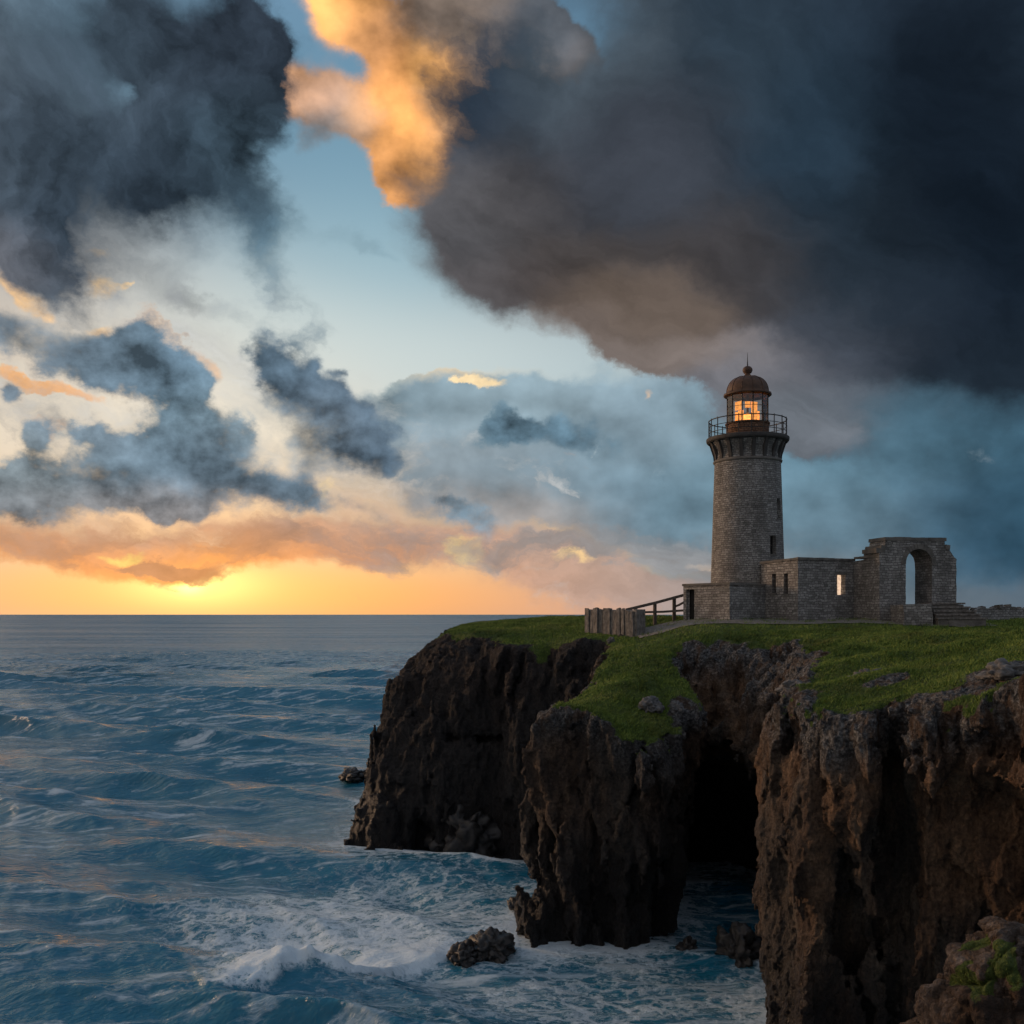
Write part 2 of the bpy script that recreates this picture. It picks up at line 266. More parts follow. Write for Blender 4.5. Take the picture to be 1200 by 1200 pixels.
def worley(x, y, z):                 # (gap to the cell border, random value of the cell)
    fx, fy, fz = (np.floor(t).astype(np.int32) for t in (x, y, z))
    d1 = np.full(x.shape, 9, np.float32); d2 = d1.copy(); idv = np.zeros(x.shape, np.float32)
    for a in (-1, 0, 1):
        for b in (-1, 0, 1):
            for c in (-1, 0, 1):
                h = _p[_p[_p[(fx+a) & 255]+((fy+b) & 255)]+((fz+c) & 255)]
                d = (fx+a+.5+_g[h, 0]*.45-x)**2+(fy+b+.5+_g[h, 1]*.45-y)**2+(fz+c+.5+_g[h, 2]*.45-z)**2
                n = d < d1
                d2 = np.where(n, d1, np.minimum(d2, d)); idv = np.where(n, h/255.0, idv); d1 = np.where(n, d, d1)
    return (np.sqrt(d2)-np.sqrt(d1)).astype(np.float32), idv.astype(np.float32)
def facets(x, y, z):                 # every cell of a broken lattice gets its own tilted plane: angular, fractured rock
    fx, fy, fz = (np.floor(t).astype(np.int32) for t in (x, y, z))
    d1 = np.full(x.shape, 9, np.float32); out = np.zeros(x.shape, np.float32)
    for a in (-1, 0, 1):
        for b in (-1, 0, 1):
            for c in (-1, 0, 1):
                h = _p[_p[_p[(fx+a) & 255]+((fy+b) & 255)]+((fz+c) & 255)]
                vx, vy, vz = x-(fx+a+.5+_g[h, 0]*.5), y-(fy+b+.5+_g[h, 1]*.5), z-(fz+c+.5+_g[h, 2]*.5)
                d = vx*vx+vy*vy+vz*vz; k = (h*7+13) & 255
                n = d < d1; out = np.where(n, _g[k, 0]*vx+_g[k, 1]*vy+_g[k, 2]*vz*.8+(h/255.0-.5)*.55, out); d1 = np.where(n, d, d1)
    return out.astype(np.float32)
def sst(x, a, b):
    t = np.clip((x-a)/(b-a), 0, 1); return t*t*(3-2*t)
def poly_sdf(X, Y, poly):           # positive inside
    d = np.full(X.shape, 1e9, np.float32); inside = np.zeros(X.shape, bool)
    n = len(poly)
    for i in range(n):
        ax, ay = poly[i]; bx, by = poly[(i+1) % n]
        ex, ey = bx-ax, by-ay; wx, wy = X-ax, Y-ay
        t = np.clip((wx*ex+wy*ey)/(ex*ex+ey*ey+1e-9), 0, 1)
        d = np.minimum(d, (wx-ex*t)**2+(wy-ey*t)**2)
        c = (ay > Y) != (by > Y)
        xi = ax+(Y-ay)/(ey if abs(ey) > 1e-9 else 1e-9)*ex
        inside ^= c & (X < xi)
    d = np.sqrt(d); return np.where(inside, d, -d)
def smin(a, b, k):
    h = np.clip(.5+.5*(b-a)/k, 0, 1); return b+(a-b)*h-k*h*(1-h)
def at(px, d): return (px-600)/F*d
def zz(py, d): return (HZ-py)/F*d
def pt(px, py, d): return Vector((at(px, d), d, zz(py, d)))

def make_mesh(name, verts, faces, mats=(), smooth=True, parent=None):
    me = bpy.data.meshes.new(name)
    verts = np.asarray(verts, np.float32); faces = np.asarray(faces, np.int32)
    k = faces.shape[1]
    me.vertices.add(len(verts)); me.vertices.foreach_set('co', verts.ravel())
    me.loops.add(faces.size); me.loops.foreach_set('vertex_index', faces.ravel())
    me.polygons.add(len(faces)); me.polygons.foreach_set('loop_start', np.arange(0, faces.size, k, dtype=np.int32))
    me.polygons.foreach_set('use_smooth', np.full(len(faces), smooth))
    me.update(calc_edges=True)
    for m in mats: me.materials.append(m)
    o = bpy.data.objects.new(name, me); COL.objects.link(o)
    if parent: o.parent = parent
    return o
def set_attr(o, name, vals):
    a = o.data.attributes.new(name, 'FLOAT', 'POINT'); a.data.foreach_set('value', np.asarray(vals, np.float32))
def tag(o, label=None, cat=None, group=None, kind=None):
    for k, v in (('label', label), ('category', cat), ('group', group), ('kind', kind)):
        if v: o[k] = v
    return o

# ------------------------------------------------------------ the headland: coast outline per level, ground heights, then one meshed solid
LV = np.array([-26., -19., -14.5, -10.5, -7., -2.5])
# each coast point: anchors (z, px, depth) from the waterline up
COAST = [
    [(-24, 800, 230)],
    [(-24, 610, 195), (-2, 650, 190)],
    [(-24, 470, 160), (-2, 555, 158)],
    [(-24, 412, 122), (-13, 452, 124), (-5, 486, 126), (-2, 532, 128)],
    [(-24, 402, 104.5), (-19, 424, 106.5), (-13.5, 443, 108.5), (-7, 463, 110), (-4.5, 478, 111), (-2, 522, 114)],
    [(-24, 440, 102.5), (-13.5, 478, 105), (-5, 500, 107), (-2, 540, 111)],
    [(-24, 520, 102.5), (-13, 535, 104), (-5, 545, 106), (-2, 556, 109)],
    [(-24, 585, 103), (-13, 590, 104), (-5, 580, 105), (-2, 580, 107)],
    [(-24, 615, 99), (-13, 606, 99.5), (-5, 590, 101), (-2, 588, 103)],
    [(-24, 650, 97), (-13, 650, 97.5), (-5, 645, 99.5), (-2, 640, 101.5)],
    [(-24, 668, 95), (-8, 672, 97), (-2, 676, 98.5)],
    [(-24, 685, 98), (-2, 702, 98.5)],
    [(-24, 690, 92), (-2, 716, 95)],
    [(-24, 650, 84), (-8, 676, 84), (-2, 700, 88)],
    [(-24, 618, 79), (-15, 612, 79), (-8, 640, 80), (-2, 690, 82)],
    [(-24, 612, 77), (-19, 620, 76.5), (-15, 616, 76.5), (-11, 608, 77), (-8, 618, 77.5), (-2, 640, 80)],
    [(-24, 632, 73.8), (-15, 640, 74), (-10, 640, 74.2), (-8, 645, 74.6), (-2, 660, 76)],
    [(-24, 690, 73.0), (-15, 690, 72.3), (-9, 692, 71.8), (-2, 700, 73)],
    [(-24, 742, 72.6), (-18, 760, 71.2), (-13, 752, 70.2), (-9, 744, 69.5), (-2, 745, 71)],
    [(-24, 775, 78.5), (-15, 785, 75.5), (-8, 800, 73.5), (-2, 800, 75)],
    [(-24, 790, 87), (-15, 805, 83), (-9, 828, 77.5), (-2, 832, 79)],
    [(-24, 815, 95), (-15, 815, 90), (-10, 822, 80.0), (-7, 812, 81.5), (-2, 796, 83)],
    [(-24, 820, 97), (-15, 818, 93), (-10, 828, 80.8), (-7, 800, 84), (-2, 774, 86.5)],
    [(-24, 850, 97), (-15, 840, 94), (-10.5, 842, 79.5), (-8, 822, 82), (-2, 798, 88)],
    [(-24, 885, 96), (-15, 872, 92), (-11.5, 868, 77.5), (-8, 866, 80.5), (-2, 862, 86.5)],
    [(-24, 930, 92), (-14, 918, 86), (-10.5, 906, 75.5), (-7, 910, 77.5), (-2, 930, 83)],
    [(-24, 950, 82), (-12, 928, 73), (-8, 920, 71.5), (-2, 946, 74)],
    [(-24, 945, 68), (-8, 925, 64), (-2, 942, 64)],
    [(-24, 914, 56), (-15, 913, 54), (-10, 910, 53), (-6, 908, 54), (-4, 920, 55)],
    [(-24, 922, 51.5), (-12, 924, 50), (-6, 924, 50), (-2, 938, 51)],
    [(-24, 960, 50), (-12, 960, 48.5), (-6, 962, 47), (-2, 975, 48.5)],
    [(-24, 1020, 49.5), (-12, 1018, 47.8), (-6, 1012, 45.6), (-2, 1015, 47)],
    [(-24, 1045, 51.5), (-14, 1048, 50.5), (-8, 1050, 47.5), (-5, 1052, 45.5), (-2, 1052, 47)],
    [(-24, 1085, 48.5), (-12, 1090, 46), (-6, 1088, 43.8), (-2, 1088, 45)],
    [(-24, 1130, 48), (-12, 1132, 45.5), (-6, 1130, 43.2), (-2, 1132, 43)],
    [(-24, 1200, 46), (-12, 1200, 44), (-6, 1200, 41.5), (-2, 1200, 40.5)],
    [(-24, 1330, 42), (-6, 1330, 38), (-2, 1330, 37)],
    [(-24, 1500, 36), (-2, 1500, 33)], [(-24, 1900, 32), (-2, 1900, 29)],
    [(-24, 3200, 60)], [(-24, 3000, 230)],
]
def coast_poly(z):
    out = []
    for anc in COAST:
        zs = [a[0] for a in anc]
        xs = np.interp(z, zs, [at(a[1], a[2]) for a in anc]); ys = np.interp(z, zs, [a[2] for a in anc])
        out.append((float(xs), float(ys)))
    return out
HP = [  # ground heights: (px, py, depth)
    (530, 739, 118), (500, 745, 118), (560, 732, 128), (600, 733, 118), (545, 742, 109), (585, 757, 103), (640, 757, 101.5), (620, 735, 114), (650, 727, 122), (688, 722, 125), (676, 748, 99), (700, 752, 98),
    (690, 738, 104), (745, 745, 99), (716, 754, 95), (690, 787, 87), (668, 822, 82), (624, 832, 78), (648, 830, 75), (690, 828, 73), (742, 884, 70), (800, 850, 75), (832, 815, 78), (800, 786, 83), (774, 766, 86.5),
    (760, 800, 80), (740, 770, 88), (760, 752, 94), (720, 840, 75), (700, 805, 80), (640, 833, 76),
    (798, 754, 88), (862, 751, 87), (930, 756, 83), (800, 735, 94), (862, 735, 92), (930, 735, 92), (1000, 736, 90), (1100, 736, 90), (1200, 736, 90), (801, 726.3, 100), (855, 727, 96), (935, 726.5, 98), (1031, 728, 95), (1121, 728, 96), (1180, 727.5, 98), (850, 726, 104), (1000, 725, 112), (1250, 727.5, 98), (750, 727, 105), (760, 722, 116), (1300, 728, 100),
    (946, 766, 74), (936, 792, 64), (914, 822, 55), (940, 820, 51.5), (985, 826, 48), (1040, 832, 46), (1090, 826, 44.5), (1132, 812, 42.5), (1200, 786, 40.5), (1330, 760, 38), (1500, 740, 35),
    (1000, 745, 84), (1100, 742, 84), (1200, 742, 80), (1000, 760, 72), (1100, 758, 70), (1200, 752, 66), (1000, 785, 58), (1100, 780, 55), (1200, 762, 52), (1060, 762, 65), (1400, 745, 60),
    (900, 721, 150), (1300, 721, 150), (700, 721, 150), (2200, 735, 60), (2600, 724, 150), (1900, 740, 34),
]
def rbf_heights(X, Y):
    c = np.array([(at(p, d), d, zz(q, d)) for p, q, d in HP])
    def phi(r2): return np.where(r2 > 1e-9, .5*r2*np.log(np.maximum(r2, 1e-9)), 0)
    n = len(c)
    A = np.zeros((n+3, n+3)); dx = c[:, None, :2]-c[None, :, :2]
    A[:n, :n] = phi((dx**2).sum(-1)) + np.eye(n)*6.0
    A[:n, n] = A[n, :n] = 1; A[:n, n+1:] = c[:, :2]; A[n+1:, :n] = c[:, :2].T
    w = np.linalg.solve(A, np.concatenate([c[:, 2], np.zeros(3)]))
    H = w[n]+w[n+1]*X+w[n+2]*Y
    for i in range(n): H = H + w[i]*phi((X-c[i, 0])**2+(Y-c[i, 1])**2)
    return H
def ground(X, Y):
    H = rbf_heights(X, Y)
    near = 1-sst(Y, 80, 90)
    H = H + near*(perlin(X/9, Y/7, 3.3)*.85 + perlin(X/3.6, Y/3.0, 8.1)*.34) + fbm(X/1.7, Y/1.7, 1.2, 2)*.06*(1-sst(Y, 90, 97)*.8)
    return np.minimum(H, -.35)

CELL = 0.0033
gu = np.arange(-.19, .70, CELL).astype(np.float32); gw = np.arange(math.log(27), math.log(205), CELL*1.15).astype(np.float32); gv = np.arange(-.62, .004, CELL).astype(np.float32)
GY = np.exp(gw); X2 = gu[:, None]*GY[None, :]; Y2 = np.broadcast_to(GY[None, :], X2.shape)
SL = np.stack([poly_sdf(X2, Y2, coast_poly(z)) for z in LV], 0).astype(np.float32)
H2 = ground(X2, Y2).astype(np.float32)
def terrain_field():
    nu, nw, nv = len(gu), len(gw), len(gv)
    Fv = np.full((nu, nw, nv), -5, np.float32)
    Z = GY[:, None]*gv[None, :]                                 # (nw, nv)
    zi = np.clip(np.interp(Z, LV, np.arange(len(LV))), 0, len(LV)-1.001); k = zi.astype(int); fr = (zi-k).astype(np.float32)
    jj = np.arange(nw)[:, None]
    pts = []
    for i in range(nu):
        s0 = SL[:, i, :]
        s = s0[k, jj]*(1-fr)+s0[k+1, jj]*fr
        dh = H2[i][:, None]-Z
        f = smin(s, dh*.9, 1.1)
        f = np.where(Z < -27.5, np.minimum(f, Z+27.5), f)
        Fv[i] = f
    idx = np.argwhere((np.abs(Fv) < 3.6))
    ii, jj2, kk = idx.T
    y = GY[jj2]; x = gu[ii]*y; z = gv[kk]*y
    s = SL[k[jj2, kk], ii, jj2]*(1-fr[jj2, kk])+SL[k[jj2, kk]+1, ii, jj2]*fr[jj2, kk]
    dh = H2[ii, jj2]-z
    m = np.abs(Fv[ii, jj2, kk]) < 3.6
    # rock relief: tall ribs and gullies, ledges, blocks
    n1 = perlin(x/8, y/8, z/30)*1.5
    wx = x+perlin(x/2.1, y/2.1, z/2.6+3)*.55; wy = y+perlin(x/2.1+9, y/2.1, z/2.6)*.55; wz = z+perlin(x/2.4, y/2.4+5, z/3)*.8
    n2 = (.42-np.abs(perlin(wx/3.4+.25*n1, wy/3.4, wz/13)))*1.6+np.minimum(.0, np.abs(perlin(wx/4.2+8, wy/4.2, wz/18))-.13)*8.0
    n2b = facets(wx/2.7, wy/2.7, wz/8)*2.2+(.4-np.abs(perlin(wx/1.5, wy/1.5, wz/4.0+7)))*.5
    n3 = facets(x/1.05+.1*n1, y/1.05, z/2.9)*.46+perlin(x/1.1+5, y/1.1, z/1.6)*.12
    n4 = facets(x/.48, y/.48+9, z/1.0)*.17
    n5 = 0
    led = perlin(x/6, y/6, z/1.1+3)*.25
    upper = sst(dh, -.2, 2.6)
    far = sst(y, 88, 100)
    amp = (.35+.65*upper)*(1-.35*far)
    s = s+amp*(n1+n2-.35+n2b-.15+led)+(n3+n4+n5)*(.5+.5*upper)
    rough_top = (1-sst(SL[-1, ii, jj2]+perlin(x/2.2, y/2.2, 4)*1.0, .4, 2.6))*(1-far*.8)
    dh = dh+rough_top*(n3*.6+n4*.9+n5+.05)+n4*.12
    f = smin(s, dh*.9, .9)
    # hollows: (px, py, depth, rx, ry, rz)
    for px, py, d, rx, ry, rz in ((494, 990, 102.5, 1.3, 5, 2.6), (846, 1010, 90, 5.6, 12, 10.2), (818, 1060, 86, 3.5, 9, 5.5), (846, 905, 83, 2.0, 6.5, 3.2), (1047, 1010, 48.2, .95, 3.6, 5.2), (1056, 920, 46.6, .8, 2.8, 2.0), (1165, 970, 42.2, 2.6, 2.8, 2.3), (1150, 880, 42.0, 1.6, 1.4, .8), (965, 930, 47.0, .5, 1.4, 2.4), (690, 1010, 71.6, .8, 1.5, 4.0), (715, 1060, 71.8, .9, 1.6, 2.8), (985, 1080, 49, .6, 1.6, 1.8), (560, 865, 105, 3.2, 1.2, .35)):
        c = pt(px, py, d)
        e = (np.sqrt(((x-c.x+n1*.25)/rx)**2+((y-c.y)/ry)**2+((z-c.z)/rz)**2)-1)*min(rx, ry, rz)+n3*.8+n4
        f = smin(f, e.astype(np.float32), .8)
    Fv[ii, jj2, kk] = f
    return Fv
def surface_nets(Fv):
    Sg = Fv > 0
    c = np.zeros(tuple(n-1 for n in Fv.shape), np.int8)
    for a in (0, 1):
        for b in (0, 1):
            for d in (0, 1):
                c += Sg[a:Sg.shape[0]-1+a, b:Sg.shape[1]-1+b, d:Sg.shape[2]-1+d]
    act = np.argwhere((c > 0) & (c < 8)); del c
    vid = np.full(tuple(n-1 for n in Fv.shape), -1, np.int32); vid[tuple(act.T)] = np.arange(len(act))
    acc = np.zeros((len(act), 3), np.float32); cnt = np.zeros(len(act), np.float32)
    cor = [(a, b, d) for a in (0, 1) for b in (0, 1) for d in (0, 1)]
    val = {q: Fv[act[:, 0]+q[0], act[:, 1]+q[1], act[:, 2]+q[2]] for q in cor}
    for p in cor:
        for ax in range(3):
            if p[ax] == 0:
                q = list(p); q[ax] = 1; q = tuple(q)
                fa, fb = val[p], val[q]; m = (fa > 0) != (fb > 0)
                t = np.where(m, fa/np.where(m, fa-fb, 1), 0)
                for k in range(3):
                    acc[:, k] += np.where(m, p[k]+(t if k == ax else 0), 0)
                cnt += m
    co = act+acc/cnt[:, None]
    quads = []
    for ax in range(3):
        sl0 = [slice(None)]*3; sl1 = [slice(None)]*3
        sl0[ax] = slice(0, -1); sl1[ax] = slice(1, None)
        e = np.argwhere(Sg[tuple(sl0)] != Sg[tuple(sl1)])
        o1, o2 = [k for k in range(3) if k != ax]
        ok = (e[:, o1] > 0) & (e[:, o2] > 0) & (e[:, o1] < Fv.shape[o1]-1) & (e[:, o2] < Fv.shape[o2]-1)
        e = e[ok]
        pos = Sg[tuple(e.T)]
        def vi(d1, d2):
            q = e.copy(); q[:, o1] -= d1; q[:, o2] -= d2; return vid[tuple(q.T)]
        q = np.stack([vi(1, 1), vi(0, 1), vi(0, 0), vi(1, 0)], 1)
        flip = pos if ax != 1 else ~pos
        q[~flip] = q[~flip][:, ::-1]
        quads.append(q)
    return co, np.concatenate(quads)
_F = terrain_field()
_co, _q = surface_nets(_F); del _F
# keep only the one connected solid
_lab = np.arange(len(_co))
while True:
    m = _lab[_q].min(1); new = _lab.copy()
    for k in range(4): np.minimum.at(new, _q[:, k], m)
    for k in range(4): new = new[new]
    if (new == _lab).all(): break
    _lab = new
_keep = _lab == np.bincount(_lab).argmax(); _q = _q[_keep[_q[:, 0]]]; _map = np.cumsum(_keep)-1; _q = _map[_q]; _co = _co[_keep]
_y = np.exp(np.interp(_co[:, 1], np.arange(len(gw)), gw)); _u = np.interp(_co[:, 0], np.arange(len(gu)), gu); _v = np.interp(_co[:, 2], np.arange(len(gv)), gv)
TV = np.stack([_u*_y, _y, _v*_y], 1).astype(np.float32)
_key = np.stack([_co[:, 0], _co[:, 1]], 1)
def bil(A):
    i = np.clip(_co[:, 0], 0, len(gu)-1.001); j = np.clip(_co[:, 1], 0, len(gw)-1.001)
    a = i.astype(int); b = j.astype(int); fa = i-a; fb = j-b
    return (A[a, b]*(1-fa)*(1-fb)+A[a+1, b]*fa*(1-fb)+A[a, b+1]*(1-fa)*fb+A[a+1, b+1]*fa*fb)
t_top = bil(SL[-1]); t_h = bil(H2)
def vnormals(V, Q):
    n = np.zeros_like(V); fn = np.cross(V[Q[:, 2]]-V[Q[:, 0]], V[Q[:, 3]]-V[Q[:, 1]])
    for k in range(4):
        for c in range(3): n[:, c] += np.bincount(Q[:, k], fn[:, c], len(V))
    return n/(np.linalg.norm(n, axis=1)[:, None]+1e-9)
TN = vnormals(TV, _q)
if TN[TV[:, 2] > t_h-.8, 2].mean() < 0: _q = _q[:, ::-1]; TN = -TN
_x, _yy, _z = TV.T
_edge = perlin(_x/2.0, _yy/2.0, 2.2)*np.where((_x < 14.5) & (_yy < 92), .7, 1.3)+perlin(_x/.6, _yy/.6, 5.2)*.5
_band = np.where(_yy > 92, .1, np.where(_x > 14.5, .9, -.5))
t_grass = sst(t_top+_edge, _band-.4, _band+.5)*sst(TN[:, 2]+.25*_edge, .38, .62)*sst(_z-t_h, -2.2, -1.0)
# bare rocky patches in the turf (px, py, depth, rx, ry)
for px, py, d, rx, ry in ((1022, 787, 57, 1.6, 1.5), (1035, 803, 52, 1.3, .8), (925, 797, 61, 1.2, 2.0), (1185, 776, 46, 2.6, 2.2), (1140, 795, 45, 2.0, 1.5), (800, 832, 76.5, 1.4, 1.8), (735, 745, 99, 1.0, .8)):
    r = np.sqrt(((_x-at(px, d))/rx)**2+((_yy-d)/ry)**2)+_edge*.35
    t_grass *= sst(r, .75, 1.1)
TQ = _q
# one finer level: every quad in four, then small sharp relief on the bare rock
def refine(V, Q, attrs):
    E = np.sort(np.stack([Q, np.roll(Q, -1, 1)], -1).reshape(-1, 2), 1).astype(np.int64)
    key = E[:, 0]*len(V)+E[:, 1]; u, inv = np.unique(key, return_inverse=True); ea, eb = u//len(V), u % len(V)
    n0, n1 = len(V), len(V)+len(u); em = inv.reshape(-1, 4)+n0; fc = np.arange(len(Q))+n1
    up = lambda A: np.concatenate([A, (A[ea]+A[eb])/2, A[Q].mean(1)])
    Q2 = np.concatenate([np.stack([Q[:, k], em[:, k], fc, em[:, k-1]], 1) for k in range(4)])
    return up(V), Q2, [up(A) for A in attrs]
TV, TQ, (t_grass, t_h, _nn) = refine(TV, TQ, [t_grass, t_h, TN])
_nn = vnormals(TV, TQ)
_x, _yy, _z = TV.T
_vis = (_yy < 130) & (np.abs((_x/_yy)-.2) < .45)
_m = np.where(_vis & (t_grass < .6))[0]; x, y, z = _x[_m], _yy[_m], _z[_m]
_sc = np.clip(y/75, .6, 1.25)
_d = (facets(x/.55/_sc, y/.55/_sc, z/1.1/_sc)*.17+facets(x/.24/_sc, y/.24/_sc, z/.4/_sc)*.08+(.25-np.abs(perlin(x/.8, y/.8, z/1.6)))*.22)*_sc
TV[_m] += _nn[_m]*(_d*(1-sst(t_grass[_m], .2, .6)))[:, None]
_x, _yy, _z = TV.T; print('terrain', len(TV), len(TQ))
# ------------------------------------------------------------ materials of the ground
def new_mat(name):
    m = bpy.data.materials.new(name); m.use_nodes = True; t = m.node_tree; g = G(t)
    b = t.nodes['Principled BSDF']; return m, g, b
def mat_cliff():
    m, g, b = new_mat('cliff_and_turf')
    P = g.node('ShaderNodeTexCoord').outputs['Object']
    sep = g.node('ShaderNodeSeparateXYZ'); g.l.new(P, sep.inputs[0]); z = sep.outputs[2]
    gr = g.node('ShaderNodeAttribute', attribute_name='grass').outputs['Fac']
    ri = g.node('ShaderNodeAttribute', attribute_name='rim').outputs['Fac']
    Pv = g.v('MULTIPLY', P, (1, 1, .35))
    n1 = g.noise(Pv, .18, 5, .6); n2 = g.noise(Pv, .9, 7, .65); n3 = g.noise(P, 5, 6, .7)
    rock = g.ramp(n2, [(.28, (.030, .026, .024)), (.45, (.085, .070, .058)), (.58, (.16, .125, .095)), (.75, (.26, .215, .17))])
    rust = g.ramp(n2, [(.3, (.05, .030, .020)), (.5, (.17, .10, .058)), (.72, (.37, .225, .13))])
    rock = g.cmix(g.step(g.m('MULTIPLY_ADD', z, .020, g.m('MULTIPLY_ADD', n1, 1.9, -.45)), .12, .50), rock, rust)
    lich = g.ramp(n3, [(.35, (.035, .035, .037)), (.5, (.11, .11, .112)), (.68, (.29, .29, .285))])
    rock = g.cmix(g.m('MULTIPLY', ri, g.step(n2, .36, .52)), rock, lich)
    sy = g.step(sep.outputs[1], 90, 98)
    rock = g.cmix(g.m('MULTIPLY', sy, .85), rock, (.022, .021, .023))  # shadow on the far headland darkened into the rock colour
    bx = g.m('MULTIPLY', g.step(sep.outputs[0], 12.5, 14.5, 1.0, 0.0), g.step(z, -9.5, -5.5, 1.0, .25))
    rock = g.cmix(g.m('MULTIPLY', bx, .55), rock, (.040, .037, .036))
    rock = g.cmix(1.0, rock, g.ramp(n3, [(.3, (.45, .45, .45)), (.7, (1.5, 1.48, 1.45))]), 'MULTIPLY')
    wetline = g.m('MULTIPLY_ADD', n1, 9.0, -25.0)
    wet = g.step(g.m('SUBTRACT', z, wetline), 0.5, 6.5, 1.0, 0.0)
    rock = g.cmix(g.m('MULTIPLY', wet, .75), rock, (.020, .019, .020))
    gn = g.noise(P, 1.1, 6, .65); gf = g.noise(P, 9, 4, .7)
    turf = g.ramp(g.m('MULTIPLY_ADD', gf, .5, g.m('MULTIPLY', gn, .55)), [(.36, (.028, .046, .008)), (.52, (.072, .115, .019)), (.66, (.14, .185, .042))])
    ge = g.step(g.m('ADD', gr, g.m('MULTIPLY', g.m('SUBTRACT', gf, .5), .9)), .35, .6)
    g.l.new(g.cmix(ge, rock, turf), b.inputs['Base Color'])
    g.l.new(g.m('MULTIPLY_ADD', wet, -.5, .92), b.inputs['Roughness'])
    b.inputs['Specular IOR Level'].default_value = .35
    # relief
    vo = g.node('ShaderNodeTexVoronoi', feature='DISTANCE_TO_EDGE'); g.l.new(g.v('ADD', g.v('MULTIPLY', P, (1, 1, .55)), g.v('SCALE', g.noise(P, 1.2, 4, .6, out='Color'), scale=.9)), vo.inputs['Vector']); vo.inputs['Scale'].default_value = 1.1
    crk = g.step(vo.outputs['Distance'], 0, .07)
    hgt = g.m('ADD', g.m('MULTIPLY', n2, 1.0), g.m('ADD', g.m('MULTIPLY', n3, .42), g.m('MULTIPLY', crk, .10)))
    hgt = g.m('ADD', hgt, g.m('MULTIPLY', g.noise(g.v('MULTIPLY', P, (.12, .12, 1.9)), 1.0, 5, .6), .55))
    hgt = g.m('ADD', hgt, g.m('MULTIPLY', g.noise(P, 14, 4, .7), .24))
    bp = g.node('ShaderNodeBump'); bp.inputs['Strength'].default_value = 1.0; bp.inputs['Distance'].default_value = 1.0
    g.l.new(hgt, bp.inputs['Height']); g.l.new(bp.outputs[0], b.inputs['Normal'])
    return m
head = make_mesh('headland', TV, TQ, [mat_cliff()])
tag(head, kind='structure')
set_attr(head, 'grass', t_grass)
set_attr(head, 'rim', sst(_z-t_h, -3.2, -.9)*(1-.75*sst(_yy, 86, 96)))
